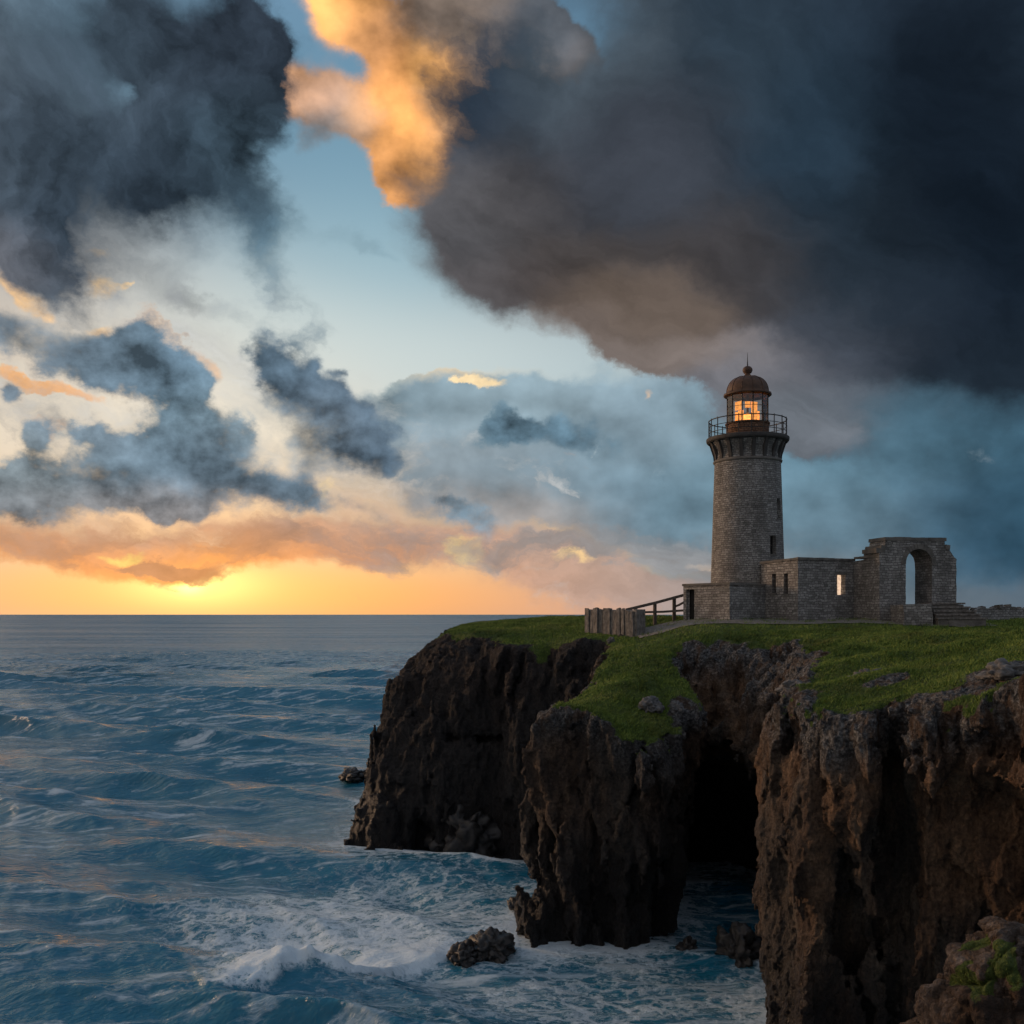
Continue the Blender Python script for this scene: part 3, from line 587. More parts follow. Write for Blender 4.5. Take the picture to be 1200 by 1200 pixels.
# ------------------------------------------------------------ sea
def build_sea():
    vv = np.concatenate([np.linspace(-.95, -.1215, 620), np.linspace(-.12, -.0205, 210), -np.geomspace(.0200, .0002, 120)])
    D = SEA/vv
    uu = np.arange(-.80, .64, .0021)
    U, Dd = np.meshgrid(uu, D); Xs = U*Dd; Ys = Dd.copy()
    dy = np.gradient(D)[:, None]*np.ones_like(U)
    Zs = np.zeros_like(Xs); DX = np.zeros_like(Xs); DY = np.zeros_like(Xs); J = np.zeros_like(Xs)
    r = np.random.default_rng(3)
    # slow patches that make the swell come in groups
    grp = .55+.9*sst(fbm(Xs/60, Ys/60, .5, 2), -.7, .8)
    for i in range(64):
        lam = 1.6*(34/1.6)**(i/63.0)*r.uniform(.9, 1.1)
        k = 2*math.pi/lam
        th = R(-112)+r.normal()*(.13 if lam > 8 else .30)
        a = .0125*lam**.86*r.uniform(.5, 1.3)
        if lam > 7: a *= 1.55
        if lam > 12: a *= 1.05
        if lam < 6: a *= .68
        w = np.clip((lam/((3.4 if lam > 9 else 5.0)*np.maximum(np.abs(dy)*abs(math.sin(th)), .0021*Dd*abs(math.cos(th))))-.6)/1.2, 0, 1)
        cx, cy = math.cos(th), math.sin(th)
        warp = .9*perlin(Xs/(lam*5.5), Ys/(lam*2.2), i*3.1)
        ph = k*(Xs*cx+Ys*cy)+r.uniform(0, 6.28)+warp
        g_ = grp if lam > 6 else 1.0
        a_ = a*w*g_
        c, s_ = np.cos(ph), np.sin(ph)
        Zs += a_*c; q = .85
        DX -= q*a_*cx*s_; DY -= q*a_*cy*s_; J += a_*k*c
    # breaker running in on the near coast
    shore = -poly_sdf(Xs, Ys, coast_poly(-23.5))
    path = [(at(p, SEA*F/(HZ-q)), SEA*F/(HZ-q)) for p, q in ((225, 1178), (300, 1168), (360, 1150), (430, 1140), (500, 1122), (560, 1108))]
    brk = np.full(Xs.shape, -9.0); s_al = np.zeros(Xs.shape)
    best = np.full(Xs.shape, 1e9)
    for i in range(len(path)-1):
        (ax, ay), (bx, by) = path[i], path[i+1]; ex, ey = bx-ax, by-ay; L2 = ex*ex+ey*ey
        t = np.clip(((Xs-ax)*ex+(Ys-ay)*ey)/L2, 0, 1)
        px, py = Xs-ax-ex*t, Ys-ay-ey*t; d = np.hypot(px, py)
        sg = np.sign(ex*py-ey*px); n = d < best
        best = np.where(n, d, best); brk = np.where(n, d*sg, brk); s_al = np.where(n, (i+t)/(len(path)-1), s_al)
    env = np.sin(np.clip(s_al, 0, 1)*math.pi)**.6
    b_ = brk+fbm(Xs/3, Ys/3, 2.2, 3)*.7
    crest = np.where(b_ > 0, np.exp(-(b_/3.4)**2), np.exp(-(b_/.8)**2))*env
    Zs += crest*(1.05+.5*perlin(Xs/1.3, Ys/1.3, 4))
    calm = sst(shore, -1, 17)
    Zs = Zs*(.22+.78*calm); DX *= calm; DY *= calm
    foam = sst(J, .66, 1.2)*.5
    near = np.clip(1-shore/6.0, 0, 1)**1.3
    wash = np.exp(-((Xs-at(400, 76))/20)**2-((Ys-80)/12)**2)+.85*np.exp(-((Xs-at(700, 64))/16)**2-((Ys-63)/8)**2)
    streak = np.exp(-((Xs-at(480, 92))/22)**2-((Ys-96)/15)**2)
    foam = foam*.8+near*.50+.50*wash+.22*streak+crest*1.0+.30*sst(b_, 0, 2)*np.exp(-np.maximum(b_, 0)/9)*env
    foam = np.clip(foam+.12*fbm(Xs/7, Ys/4, 1.5, 3), 0, 1.4)
    V = np.stack([Xs+DX, Ys+DY, SEA+Zs], -1).reshape(-1, 3)
    h, w = Xs.shape; ii = np.arange(h*w).reshape(h, w)
    q = np.stack([ii[:-1, :-1], ii[:-1, 1:], ii[1:, 1:], ii[1:, :-1]], -1).reshape(-1, 4)
    m, g, b = new_mat('sea_water')
    P = g.node('ShaderNodeTexCoord').outputs['Object']
    fo = g.node('ShaderNodeAttribute', attribute_name='foam').outputs['Fac']
    cd = g.v('LENGTH', g.v('MULTIPLY', P, (1, 1, 0)))
    # ripples, longer across the wind than along it
    Pr = g.v('MULTIPLY', P, (.55, 1.0, 0)); wv = g.noise(Pr, .5, 3, .5, out='Color')
    Pq = g.v('ADD', Pr, g.v('SCALE', g.v('SUBTRACT', wv, (.5, .5, .5)), scale=1.2))
    r1 = g.noise(Pq, 1.1, 3, .55); r2 = g.noise(Pq, 3.6, 3, .6); r3 = g.noise(Pr, .28, 4, .6)
    ridge = g.m('SUBTRACT', 1.0, g.m('ABSOLUTE', g.m('MULTIPLY_ADD', r1, 2.0, -1.0)))
    hgt = g.m('ADD', g.m('MULTIPLY', ridge, .20), g.m('ADD', g.m('MULTIPLY', r2, .075), g.m('MULTIPLY', r3, .85)))
    fine = g.step(cd, 60, 500, 1.0, .95, 'LINEAR')
    # foam lace
    Pf = g.v('ADD', g.v('MULTIPLY', P, (.8, 1.0, 0)), g.v('SCALE', g.v('SUBTRACT', g.noise(P, .45, 5, .65, out='Color'), (.5, .5, .5)), scale=4.2))
    vo = g.node('ShaderNodeTexVoronoi', feature='DISTANCE_TO_EDGE'); g.l.new(Pf, vo.inputs['Vector']); vo.inputs['Scale'].default_value = .55
    vo2 = g.node('ShaderNodeTexVoronoi', feature='DISTANCE_TO_EDGE'); g.l.new(Pf, vo2.inputs['Vector']); vo2.inputs['Scale'].default_value = 1.7
    lace = g.m('MAXIMUM', g.step(vo.outputs['Distance'], .0, .34, 1, 0), g.m('MULTIPLY', g.step(vo2.outputs['Distance'], .0, .4, 1, 0), .72))
    fn = g.noise(P, 1.5, 6, .7)
    fm = g.m('ADD', g.m('MULTIPLY', fo, 1.25), g.m('ADD', g.m('MULTIPLY', lace, .62), g.m('MULTIPLY', g.m('SUBTRACT', fn, .5), 1.1)))
    mask = g.step(fm, .78, 1.42)
    mask = g.m('MULTIPLY', mask, g.step(fo, .03, .22))
    # thin wind streaks of old foam lying along the crests
    sn = g.noise(g.v('ADD', g.v('MULTIPLY', P, (.11, .62, 0)), g.v('SCALE', g.v('SUBTRACT', g.noise(P, .10, 4, .6, out='Color'), (.5, .5, .5)), scale=2.2)), 1.0, 7, .68)
    sp = g.noise(g.v('MULTIPLY', P, (.012, .022, 0)), 1.0, 4, .6)
    streak = g.m('MULTIPLY', g.step(g.m('MULTIPLY_ADD', sp, .35, sn), .665, .87), .75)
    mask = g.m('MAXIMUM', mask, streak)
    fbn = g.noise(g.v('MULTIPLY', P, (.0016, .008, 0)), 1.0, 5, .62)
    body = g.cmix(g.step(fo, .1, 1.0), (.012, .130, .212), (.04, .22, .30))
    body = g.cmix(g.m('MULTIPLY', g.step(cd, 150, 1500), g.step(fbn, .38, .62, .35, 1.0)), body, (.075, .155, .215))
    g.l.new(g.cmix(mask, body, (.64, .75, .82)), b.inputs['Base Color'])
    rough = g.step(cd, 60, 800, .10, .30, 'LINEAR')
    g.l.new(g.m('ADD', rough, g.m('MULTIPLY', mask, .5)), b.inputs['Roughness'])
    b.inputs['IOR'].default_value = 1.333; g.l.new(g.step(cd, 150, 1800, .6, .48, 'LINEAR'), b.inputs['Specular IOR Level']); b.inputs['Specular Tint'].default_value = (.72, .90, 1.0, 1)
    bp = g.node('ShaderNodeBump'); g.l.new(g.m('MULTIPLY', fine, .62), bp.inputs['Strength']); bp.inputs['Distance'].default_value = 1.0
    g.l.new(g.m('ADD', hgt, g.m('MULTIPLY', mask, g.m('MULTIPLY', fn, .25))), bp.inputs['Height']); # far off the single facets are finer than a pixel: scatter the normals by their slopes instead
    sl = g.v('MULTIPLY', g.v('SUBTRACT', g.noise(g.v('MULTIPLY', P, (.7, 1.0, 0)), .5, 4, .7, out='Color'), (.5, .5, .5)), (.9, 1.2, 0))
    sw = g.v('MULTIPLY', g.v('SUBTRACT', g.noise(g.v('MULTIPLY', P, (.0014, .0075, 0)), 1.0, 9, .74, out='Color'), (.5, .5, .5)), (.15, .9, 0)); sl = g.v('ADD', sl, sw)
    fnm = g.v('NORMALIZE', g.v('ADD', sl, (0, -.10, 1.0)))
    g.l.new(g.v('NORMALIZE', g.vmix(g.step(cd, 170, 620), bp.outputs[0], fnm)), b.inputs['Normal'])
    o = make_mesh('sea', V, q, [m]); tag(o, kind='structure'); set_attr(o, 'foam', foam.ravel())
build_sea()
# ------------------------------------------------------------ mesh builder for the built things
from mathutils.geometry import tessellate_polygon
def gh(x, y): return float(ground(np.array([float(x)]), np.array([float(y)]))[0])
class MB:
    def __init__(s): s.v = []; s.f = []; s.uv = []
    def face(s, pts, uv=None, off=None):
        i = len(s.v); s.v += [Vector(p) for p in pts]; s.f.append(list(range(i, i+len(pts))))
        if uv is None:
            n = Vector((0, 0, 0)); P = [Vector(p) for p in pts]
            for k in range(len(P)):
                a, b = P[k], P[(k+1) % len(P)]
                n += Vector(((a.y-b.y)*(a.z+b.z), (a.z-b.z)*(a.x+b.x), (a.x-b.x)*(a.y+b.y)))
            n.normalize()
            if abs(n.z) > .75: uv = [(p.x, p.y) for p in P]
            else:
                t = Vector((-n.y, n.x, 0)).normalized(); uv = [(p.dot(t), p.z) for p in P]
        s.uv.append(uv)
    def solid(s, bottom, top):              # two matching rings
        n = len(bottom)
        for i in range(n):
            j = (i+1) % n; s.face([bottom[i], bottom[j], top[j], top[i]])
        s.face(list(reversed(bottom))); s.face(top)
    def box(s, c, size, rz=0, jit=0.0, tilt=0.0):
        hx, hy, hz = (q/2 for q in size); M = Matrix.Rotation(rz, 3, 'Z') @ Matrix.Rotation(tilt, 3, 'Y')
        J = lambda: Vector((random.uniform(-jit, jit), random.uniform(-jit, jit), random.uniform(-jit, jit)))
        q = [Vector(c)+M @ Vector((x*hx, y*hy, z*hz))+J() for z in (-1, 1) for x, y in ((-1, -1), (1, -1), (1, 1), (-1, 1))]
        s.solid(q[:4], q[4:])
    def ring(s, c, prof, seg=64, a0=0, closed=False):    # lathe; prof from bottom outwards and up
        c = Vector(c); r0 = max(r for r, z in prof)
        for k in range(len(prof)-1 + (1 if closed else 0)):
            (ra, za), (rb, zb) = prof[k], prof[(k+1) % len(prof)]
            for i in range(seg):
                t0, t1 = a0+2*math.pi*i/seg, a0+2*math.pi*(i+1)/seg
                q = lambda r, z, t: c+Vector((r*math.cos(t), r*math.sin(t), z))
                P = [q(ra, za, t0), q(ra, za, t1), q(rb, zb, t1), q(rb, zb, t0)]; U = [(t0*r0, za+ra*.3), (t1*r0, za+ra*.3), (t1*r0, zb+rb*.3), (t0*r0, zb+rb*.3)]
                if ra < 1e-6: P = P[1:]; U = U[1:]
                elif rb < 1e-6: P = P[:3]; U = U[:3]
                s.face(P, U)
    def tube(s, pts, r, seg=6, r2=None):
        pts = [Vector(p) for p in pts]; rings = []
        for i, p in enumerate(pts):
            d = (pts[min(i+1, len(pts)-1)]-pts[max(i-1, 0)]).normalized()
            a = d.cross(Vector((0, 0, 1)) if abs(d.z) < .9 else Vector((1, 0, 0))).normalized(); b = d.cross(a)
            rr = r if r2 is None else r+(r2-r)*i/(len(pts)-1)
            rings.append([p+a*rr*math.cos(2*math.pi*k/seg)+b*rr*math.sin(2*math.pi*k/seg) for k in range(seg)])
        for A, B in zip(rings, rings[1:]):
            for k in range(seg): s.face([A[k], A[(k+1) % seg], B[(k+1) % seg], B[k]])
        s.face(list(reversed(rings[0]))); s.face(rings[-1])
    def wall(s, p0, p1, th, outline, holes=(), rough=.03, res=.45):
        """an upright wall from p0 to p1 (plan), thickness th away from the eye; outline and holes in (along, height)"""
        p0 = Vector((*p0, 0)); p1 = Vector((*p1, 0)); t = (p1-p0).normalized(); n = Vector((-t.y, t.x, 0))
        def densify(L, j):
            out = []
            for i in range(len(L)):
                a, b = Vector(L[i]), Vector(L[(i+1) % len(L)]); k = max(1, int((b-a).length/res))
                for q in range(k):
                    w = a+(b-a)*q/k
                    out.append((w.x+random.uniform(-j, j), w.y+random.uniform(-j, j)))
            return out
        O = densify(outline, rough); Hs = [densify(h, rough*.5) for h in holes]
        loops = [O]+Hs; flat = [p for L in loops for p in L]
        tri = tessellate_polygon([[Vector((x, z, 0)) for x, z in L] for L in loops])
        P = lambda q, d: p0+t*q[0]+Vector((0, 0, q[1]))+n*d
        for T in tri:
            a, b, c = (flat[i] for i in T)
            if (b[0]-a[0])*(c[1]-a[1])-(b[1]-a[1])*(c[0]-a[0]) < 0: b, c = c, b
            s.face([P(a, 0), P(b, 0), P(c, 0)]); s.face([P(a, th), P(c, th), P(b, th)])
        for L in loops:
            for i in range(len(L)):
                a, b = L[i], L[(i+1) % len(L)]; s.face([P(a, 0), P(a, th), P(b, th), P(b, 0)])
        return t, n
    def build(s, name, mat, parent=None, smooth=False, origin=None, merge=True):
        me = bpy.data.meshes.new(name); o0 = Vector(origin) if origin is not None else Vector((0, 0, 0))
        me.from_pydata([v-o0 for v in s.v], [], s.f)
        uv = me.uv_layers.new(name='UVMap'); flat = [c for f in s.uv for q in f for c in q]
        uv.data.foreach_set('uv', flat)
        if merge:
            bm = bmesh.new(); bm.from_mesh(me); bmesh.ops.remove_doubles(bm, verts=bm.verts, dist=.0008)
            bmesh.ops.recalc_face_normals(bm, faces=bm.faces); bm.to_mesh(me); bm.free()
        me.materials.append(mat)
        me.polygons.foreach_set('use_smooth', [smooth]*len(me.polygons))
        o = bpy.data.objects.new(name, me); COL.objects.link(o)
        if parent: o.parent = parent
        return o
def thing(name, loc, label, cat, group=None):
    o = bpy.data.objects.new(name, None); o.location = loc; o.empty_display_size = .3; COL.objects.link(o)
    tag(o, label, cat, group); return o
def mat_stone(name, cols, row=.21, wid=.42, mort=.026, scale=1.0, bump=.06):
    m, g, b = new_mat(name)
    uv = g.node('ShaderNodeUVMap').outputs[0]; P = g.node('ShaderNodeTexCoord').outputs['Object']
    wv = g.v('SUBTRACT', g.noise(uv, 1.3, 4, .6, out='Color'), (.5, .5, .5))
    wf = g.v('SUBTRACT', g.noise(uv, 6, 3, .6, out='Color'), (.5, .5, .5))
    q = g.v('ADD', uv, g.v('ADD', g.v('MULTIPLY', wv, (.5, .34, 0)), g.v('MULTIPLY', wf, (.16, .13, 0))))
    br = g.node('ShaderNodeTexBrick', offset=.43, squash=.8, squash_frequency=3); g.l.new(q, br.inputs['Vector'])
    br.inputs['Scale'].default_value = scale; br.inputs['Brick Width'].default_value = wid; br.inputs['Row Height'].default_value = row
    br.inputs['Mortar Size'].default_value = mort; br.inputs['Mortar Smooth'].default_value = .6; br.inputs['Bias'].default_value = 0
    br.inputs['Color1'].default_value = (0, 0, 0, 1); br.inputs['Color2'].default_value = (1, 1, 1, 1); br.inputs['Mortar'].default_value = (.5, .5, .5, 1)
    tone = g.m('ADD', g.m('MULTIPLY', br.outputs['Color'], .42), g.m('MULTIPLY', g.noise(uv, .7, 6, .65), .6))
    col = g.ramp(tone, [(.2, cols[0]), (.5, cols[1]), (.85, cols[2])])
    fn = g.noise(P, 7, 5, .65)
    col = g.cmix(g.step(fn, .5, .75), col, cols[1])
    stain = g.step(g.noise(g.v('MULTIPLY', P, (1, 1, .3)), .5, 5, .65), .48, .66)
    col = g.cmix(g.m('MULTIPLY', stain, .55), col, cols[0])
    lime = g.step(g.noise(g.v('ADD', g.v('MULTIPLY', P, (1, 1, .45)), (7, 3, 1)), .38, 6, .68), .54, .70)
    col = g.cmix(g.m('MULTIPLY', lime, .45), col, tuple(c*.92 for c in cols[2]))
    col = g.cmix(g.m('MULTIPLY', br.outputs['Fac'], .8), col, tuple(c*.45 for c in cols[0]))
    g.l.new(col, b.inputs['Base Color']); b.inputs['Roughness'].default_value = .92; b.inputs['Specular IOR Level'].default_value = .2
    h = g.m('ADD', g.m('MULTIPLY', g.m('SUBTRACT', 1.0, br.outputs['Fac']), .5), g.m('ADD', g.m('MULTIPLY', fn, .5), g.m('MULTIPLY', br.outputs['Color'], .35)))
    bp = g.node('ShaderNodeBump'); bp.inputs['Strength'].default_value = 1.0; bp.inputs['Distance'].default_value = bump*2
    g.l.new(h, bp.inputs['Height']); g.l.new(bp.outputs[0], b.inputs['Normal'])
    return m
def mat_plain(name, cols, scale=3, rough=.7, metal=0, bump=.01, stretch=(1, 1, 1)):
    m, g, b = new_mat(name); P = g.node('ShaderNodeTexCoord').outputs['Object']
    n = g.noise(g.v('MULTIPLY', P, stretch), scale, 6, .65)
    g.l.new(g.ramp(n, [(.3, cols[0]), (.7, cols[1])]), b.inputs['Base Color']); b.inputs['Roughness'].default_value = rough; b.inputs['Metallic'].default_value = metal
    bp = g.node('ShaderNodeBump'); bp.inputs['Strength'].default_value = .8; bp.inputs['Distance'].default_value = bump
    g.l.new(n, bp.inputs['Height']); g.l.new(bp.outputs[0], b.inputs['Normal'])
    return m
M_TOWER = mat_stone('tower_masonry', [(.125, .116, .106), (.28, .262, .24), (.45, .425, .39)])
M_RUBBLE = mat_stone('rubble_masonry', [(.125, .116, .106), (.27, .252, .232), (.46, .435, .40)], row=.24, wid=.46)
M_COPING = mat_plain('coping_stone', [(.085, .077, .068), (.20, .18, .155)], 1.5, .9, 0, .05)
M_IRON = mat_plain('dark_iron', [(.018, .016, .015), (.04, .034, .030)], 5, .55, .3, .004)
M_DOME = mat_plain('weathered_dome_metal', [(.050, .026, .015), (.13, .064, .033)], 1.6, .62, .2, .02)
M_WOOD = mat_plain('weathered_timber', [(.045, .036, .029), (.14, .115, .092)], 3, .85, 0, .02, (1, 1, .25))
M_DARK = mat_plain('dark_opening', [(.010, .009, .008), (.02, .018, .016)], 3, .9)  # near-black colour for the shade inside window and doorway openings
def mat_glass():
    m, g, b = new_mat('lantern_glass'); t = m.node_tree; out = t.nodes['Material Output']
    tr = g.node('ShaderNodeBsdfTransparent'); tr.inputs[0].default_value = (.93, .90, .85, 1)
    gl = g.node('ShaderNodeBsdfGlossy'); gl.inputs['Roughness'].default_value = .06; gl.inputs[0].default_value = (.9, .9, .9, 1)
    fr = g.node('ShaderNodeFresnel'); fr.inputs[0].default_value = 1.5
    mx = g.node('ShaderNodeMixShader'); g.l.new(g.m('ADD', fr.outputs[0], .04), mx.inputs[0]); g.l.new(tr.outputs[0], mx.inputs[1]); g.l.new(gl.outputs[0], mx.inputs[2])
    g.l.new(mx.outputs[0], out.inputs[0]); return m
def mat_glow(name, col, st):
    m, g, b = new_mat(name); b.inputs['Base Color'].default_value = (*col, 1)
    n = g.noise(g.node('ShaderNodeTexCoord').outputs['Object'], 4, 4, .6)
    b.inputs['Emission Color'].default_value = (*col, 1); g.l.new(g.m('MULTIPLY', g.step(n, .3, .7, .6, 1.3), st), b.inputs['Emission Strength']); return m
M_GLASS = mat_glass()
# ------------------------------------------------------------ lighthouse
LD = 104.0; U = LD/F; LC = Vector((at(876, LD), LD, 0))
def zy(py): return (HZ-py)*U
_tw = Vector((-LC.x, -LC.y, 0)).normalized(); _rt = Vector((-_tw.y, _tw.x, 0))
A_CAM = math.atan2(_tw.y, _tw.x)
M_GAL = mat_plain('dark_gallery_stone', [(.035, .032, .030), (.085, .076, .068)], 2, .85, 0, .03)
def build_lighthouse():
    L = thing('lighthouse', (LC.x, LC.y, -.6), 'tall round stone lighthouse with a lit lantern under a brown dome', 'lighthouse')
    o = L.location
    def P(mb, name, mat, par=L, smooth=False): 
        q = mb.build(name, mat, par, smooth, origin=o if par == L else o); return q
    # tower shaft with two recessed windows
    zb, zt = -2.0, zy(541.5); rb, rt = 44.2*U, 38.0*U
    rad = lambda z: rb+(rt-rb)*(z-zb)/(zt-zb)
    wins = []
    for px, y0, y1, w in ((911.2, 609.5, 587, .80), (904.6, 651.5, 630.5, .82)):
        z0, z1 = zy(y0), zy(y1); r = rad((z0+z1)/2); th = math.asin((px-876)*U/r); a = A_CAM+th
        wins.append((a-w/2/r, a+w/2/r, z0, z1))
    angs = sorted([2*math.pi*i/120-math.pi for i in range(120)]+[a for w in wins for a in w[:2]])
    zs = sorted(list(np.linspace(zb, zt, 40))+[z for w in wins for z in w[2:]])
    mb = MB()
    q = lambda a, z, r=None: LC+Vector(((r or rad(z))*math.cos(a), (r or rad(z))*math.sin(a), z))
    for i in range(len(angs)):
        a0, a1 = angs[i], angs[(i+1) % len(angs)]
        if i == len(angs)-1: a1 += 2*math.pi
        am = (a0+a1)/2
        for z0, z1 in zip(zs, zs[1:]):
            zm = (z0+z1)/2
            if any(w[0] < am < w[1] and w[2] < zm < w[3] for w in wins): continue
            mb.face([q(a0, z0), q(a1, z0), q(a1, z1), q(a0, z1)], [(a0*3.6, z0), (a1*3.6, z0), (a1*3.6, z1), (a0*3.6, z1)])
    for w in wins:
        n = 4; A = [w[0]+(w[1]-w[0])*k/n for k in range(n+1)]; dep = .55
        for z in (w[2], w[3]):
            for a0, a1 in zip(A, A[1:]): mb.face([q(a0, z), q(a1, z), q(a1, z, rad(z)-dep), q(a0, z, rad(z)-dep)])
        for a in (w[0], w[1]): mb.face([q(a, w[2]), q(a, w[3]), q(a, w[3], rad(w[3])-dep), q(a, w[2], rad(w[2])-dep)])
    P(mb, 'tower', M_TOWER, smooth=False)
    for w in wins:
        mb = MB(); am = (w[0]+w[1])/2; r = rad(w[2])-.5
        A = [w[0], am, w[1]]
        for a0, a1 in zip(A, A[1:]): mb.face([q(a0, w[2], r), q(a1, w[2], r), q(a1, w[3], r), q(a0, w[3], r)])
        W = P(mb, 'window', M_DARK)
        sb = MB(); rr = rad(w[2])+.06
        for i in range(4):
            b0, b1 = w[0]-.02+(w[1]-w[0]+.04)*i/4, w[0]-.02+(w[1]-w[0]+.04)*(i+1)/4
            lo = [q(b0, w[2]-.16, rr-.3), q(b0, w[2]-.16, rr), q(b1, w[2]-.16, rr), q(b1, w[2]-.16, rr-.3)]
            hi = [p+Vector((0, 0, .155)) for p in lo]; sb.solid(lo, hi)
        s_ = sb.build('sill', M_COPING, W, origin=o)
        fb = MB()
        for ea in (w[0]+.008, w[1]-.008, am): fb.tube([q(ea, w[2], r+.05), q(ea, w[3], r+.05)], .035, 4)
        fb.tube([q(w[0], (w[2]+w[3])/2, r+.05), q(w[1], (w[2]+w[3])/2, r+.05)], .03, 4)
        fb.build('window_frame', M_WOOD, W, origin=o)
    # moulding, flared neck, corbels, gallery
    mb = MB(); mb.ring(LC, [(rt-.05, zt-.18), (rt+.10, zt-.15), (rt+.16, zt), (rt+.06, zt+.14), (rt-.1, zt+.16)], 96); P(mb, 'moulding', M_COPING, smooth=True)
    zg = zy(519.5)
    mb = MB(); mb.ring(LC, [(rt-.02, zt+.1), (rt-.12, zt+.8), (rt+.02, zg-.6), (rt+.30, zg-.2), (rt+.45, zg+.02)], 96); P(mb, 'neck', M_TOWER, smooth=True)
    nb = 18
    for i in range(nb):
        a = A_CAM+2*math.pi*(i+.5)/nb; d = Vector((math.cos(a), math.sin(a), 0)); t = Vector((-d.y, d.x, 0)); w = .17
        prof = [(rt-.3, zt+.16), (rt+.08, zt+.17), (rt+.13, zt+.6), (rt+.26, zt+1.0), (rt+.50, zg-.18), (rt+.70, zg-.02), (rt+.70, zg+.0), (rt-.3, zg+.0)]
        lo = [LC+d*r+t*w+Vector((0, 0, z)) for r, z in prof]; hi = [p-t*2*w for p in lo]
        mb = MB(); mb.solid(lo, hi); P(mb, 'corbel', M_GAL)
    zf = zy(514.5); rg = 47.6*U
    mb = MB(); mb.ring(LC, [(1.0, zg+.004), (rg-.22, zg+.004), (rg-.05, zg+.10), (rg, zg+.22), (rg, zf), (rg-.06, zf+.05), (1.0, zf+.05)], 96); P(mb, 'gallery', M_GAL, smooth=False)
    # railing
    rr = 44.6*U; ztop = zy(493.5)
    mb = MB()
    for z, r in ((ztop, .055), ((zf+ztop)/2+.25, .035), ((zf+ztop)/2-.35, .035)):
        mb.ring(LC, [(rr+r*math.cos(k*math.pi/3), z+r*math.sin(k*math.pi/3)) for k in range(6)], 72, closed=True)
    RL = P(mb, 'railing', M_IRON, smooth=True)
    for i in range(20):
        a = A_CAM+2*math.pi*(i+.3)/20; p = LC+Vector((rr*math.cos(a), rr*math.sin(a), 0))
        mb = MB(); mb.tube([p+Vector((0, 0, zf)), p+Vector((0, 0, ztop+.03))], .05, 6); mb.tube([p+Vector((0, 0, ztop+.02)), p+Vector((0, 0, ztop+.14))], .06, 6, .02)
        mb.build('post', M_IRON, RL, origin=o)
    # lantern room
    rl = 24.6*U; z1 = zy(496.5); z2 = zy(464.0)
    M_MUR = mat_stone('lantern_base_masonry', [(.10, .055, .034), (.20, .11, .07), (.34, .20, .13)], row=.2, wid=.36)
    mb = MB(); mb.ring(LC, [(rl, zf+.03), (rl, z1-.18), (rl+.10, z1-.14), (rl+.10, z1), (rl-.12, z1+.003)], 64); P(mb, 'lantern_base', M_MUR)
    np_ = 12
    for i in range(np_):
        a0 = A_CAM+2*math.pi*(i+.5)/np_; a1 = a0+2*math.pi/np_; r = rl-.06
        p0 = LC+Vector((r*math.cos(a0), r*math.sin(a0), 0)); p1 = LC+Vector((r*math.cos(a1), r*math.sin(a1), 0))
        mb = MB(); mb.face([p0+Vector((0, 0, z1)), p1+Vector((0, 0, z1)), p1+Vector((0, 0, z2)), p0+Vector((0, 0, z2))]); P(mb, 'pane', M_GLASS)
        mb = MB(); mb.tube([p0+Vector((0, 0, z1)), p0+Vector((0, 0, z2))], .06, 6); mb.tube([p0+Vector((0, 0, (z1*.45+z2*.55))), p1+Vector((0, 0, (z1*.45+z2*.55)))], .025, 4); P(mb, 'mullion', M_IRON)
    # lens lamp inside, with glowing panels added for the orange reflections
    lamp = MB(); lamp.ring(LC, [(.02, z1-.3), (.42, z1-.28), (.62, z1+.05), (.70, z1+.42), (.62, z1+.8), (.36, z1+1.0), (.02, z1+1.05)], 32)
    P(lamp, 'lamp', mat_glow('lamp_glow', (1.0, .44, .10), 1.5), smooth=True)
    M_REFLECT = mat_glow('amber_reflection', (1.0, .38, .07), .95)
    for i, (da, r, w, lo, hi) in enumerate(((-.62, 1.15, .62, .15, 1.2), (.62, 1.15, .66, .15, 2.0), (-.75, 1.3, .85, 1.25, 2.1), (.02, 1.25, .55, 1.4, 2.0), (2.3, 1.2, .8, .1, 1.3), (-2.2, 1.2, .8, .1, 1.3))):
        a = A_CAM+da; d = Vector((math.cos(a), math.sin(a), 0)); mb = MB()
        mb.box(LC+d*r+Vector((0, 0, z1+(lo+hi)/2)), (.10, w, hi-lo), a)
        P(mb, 'reflection_panel', M_REFLECT)
    mb = MB(); mb.tube([LC+Vector((0, 0, zf)), LC+Vector((0, 0, z1-.3))], .3, 10); P(mb, 'lamp_stand', M_IRON)
    mb = MB(); mb.tube([LC+Vector((0, 0, z1+1.0)), LC+Vector((0, 0, z2+.1))], .12, 8); P(mb, 'vent_pipe', M_IRON)
    ld = bpy.data.lights.new('lamp_light', 'POINT'); ld.energy = 320; ld.color = (1, .55, .2); ld.shadow_soft_size = .8
    lo_ = bpy.data.objects.new('lamp_light', ld); COL.objects.link(lo_); lo_.location = LC+Vector((0, 0, z1+.45))-Vector(o); lo_.parent = L
    # dome, ball, spike
    re = 27.6*U; zt2 = zy(441.5)
    prof = [(rl-.15, z2-.02), (re-.12, z2-.08), (re, z2+.02), (re-.02, z2+.16), (re-.26, z2+.26)]
    r1, za = re-.26, z2+.26
    for k in range(1, 15):
        t = k/15*math.pi/2; prof.append((.42+(r1-.42)*math.cos(t)**.92, za+(zt2-za)*math.sin(t)))
    prof += [(.42, zt2), (.36, zt2+.12)]
    mb = MB(); mb.ring(LC, prof, 64); D = P(mb, 'dome', M_DOME, smooth=True)
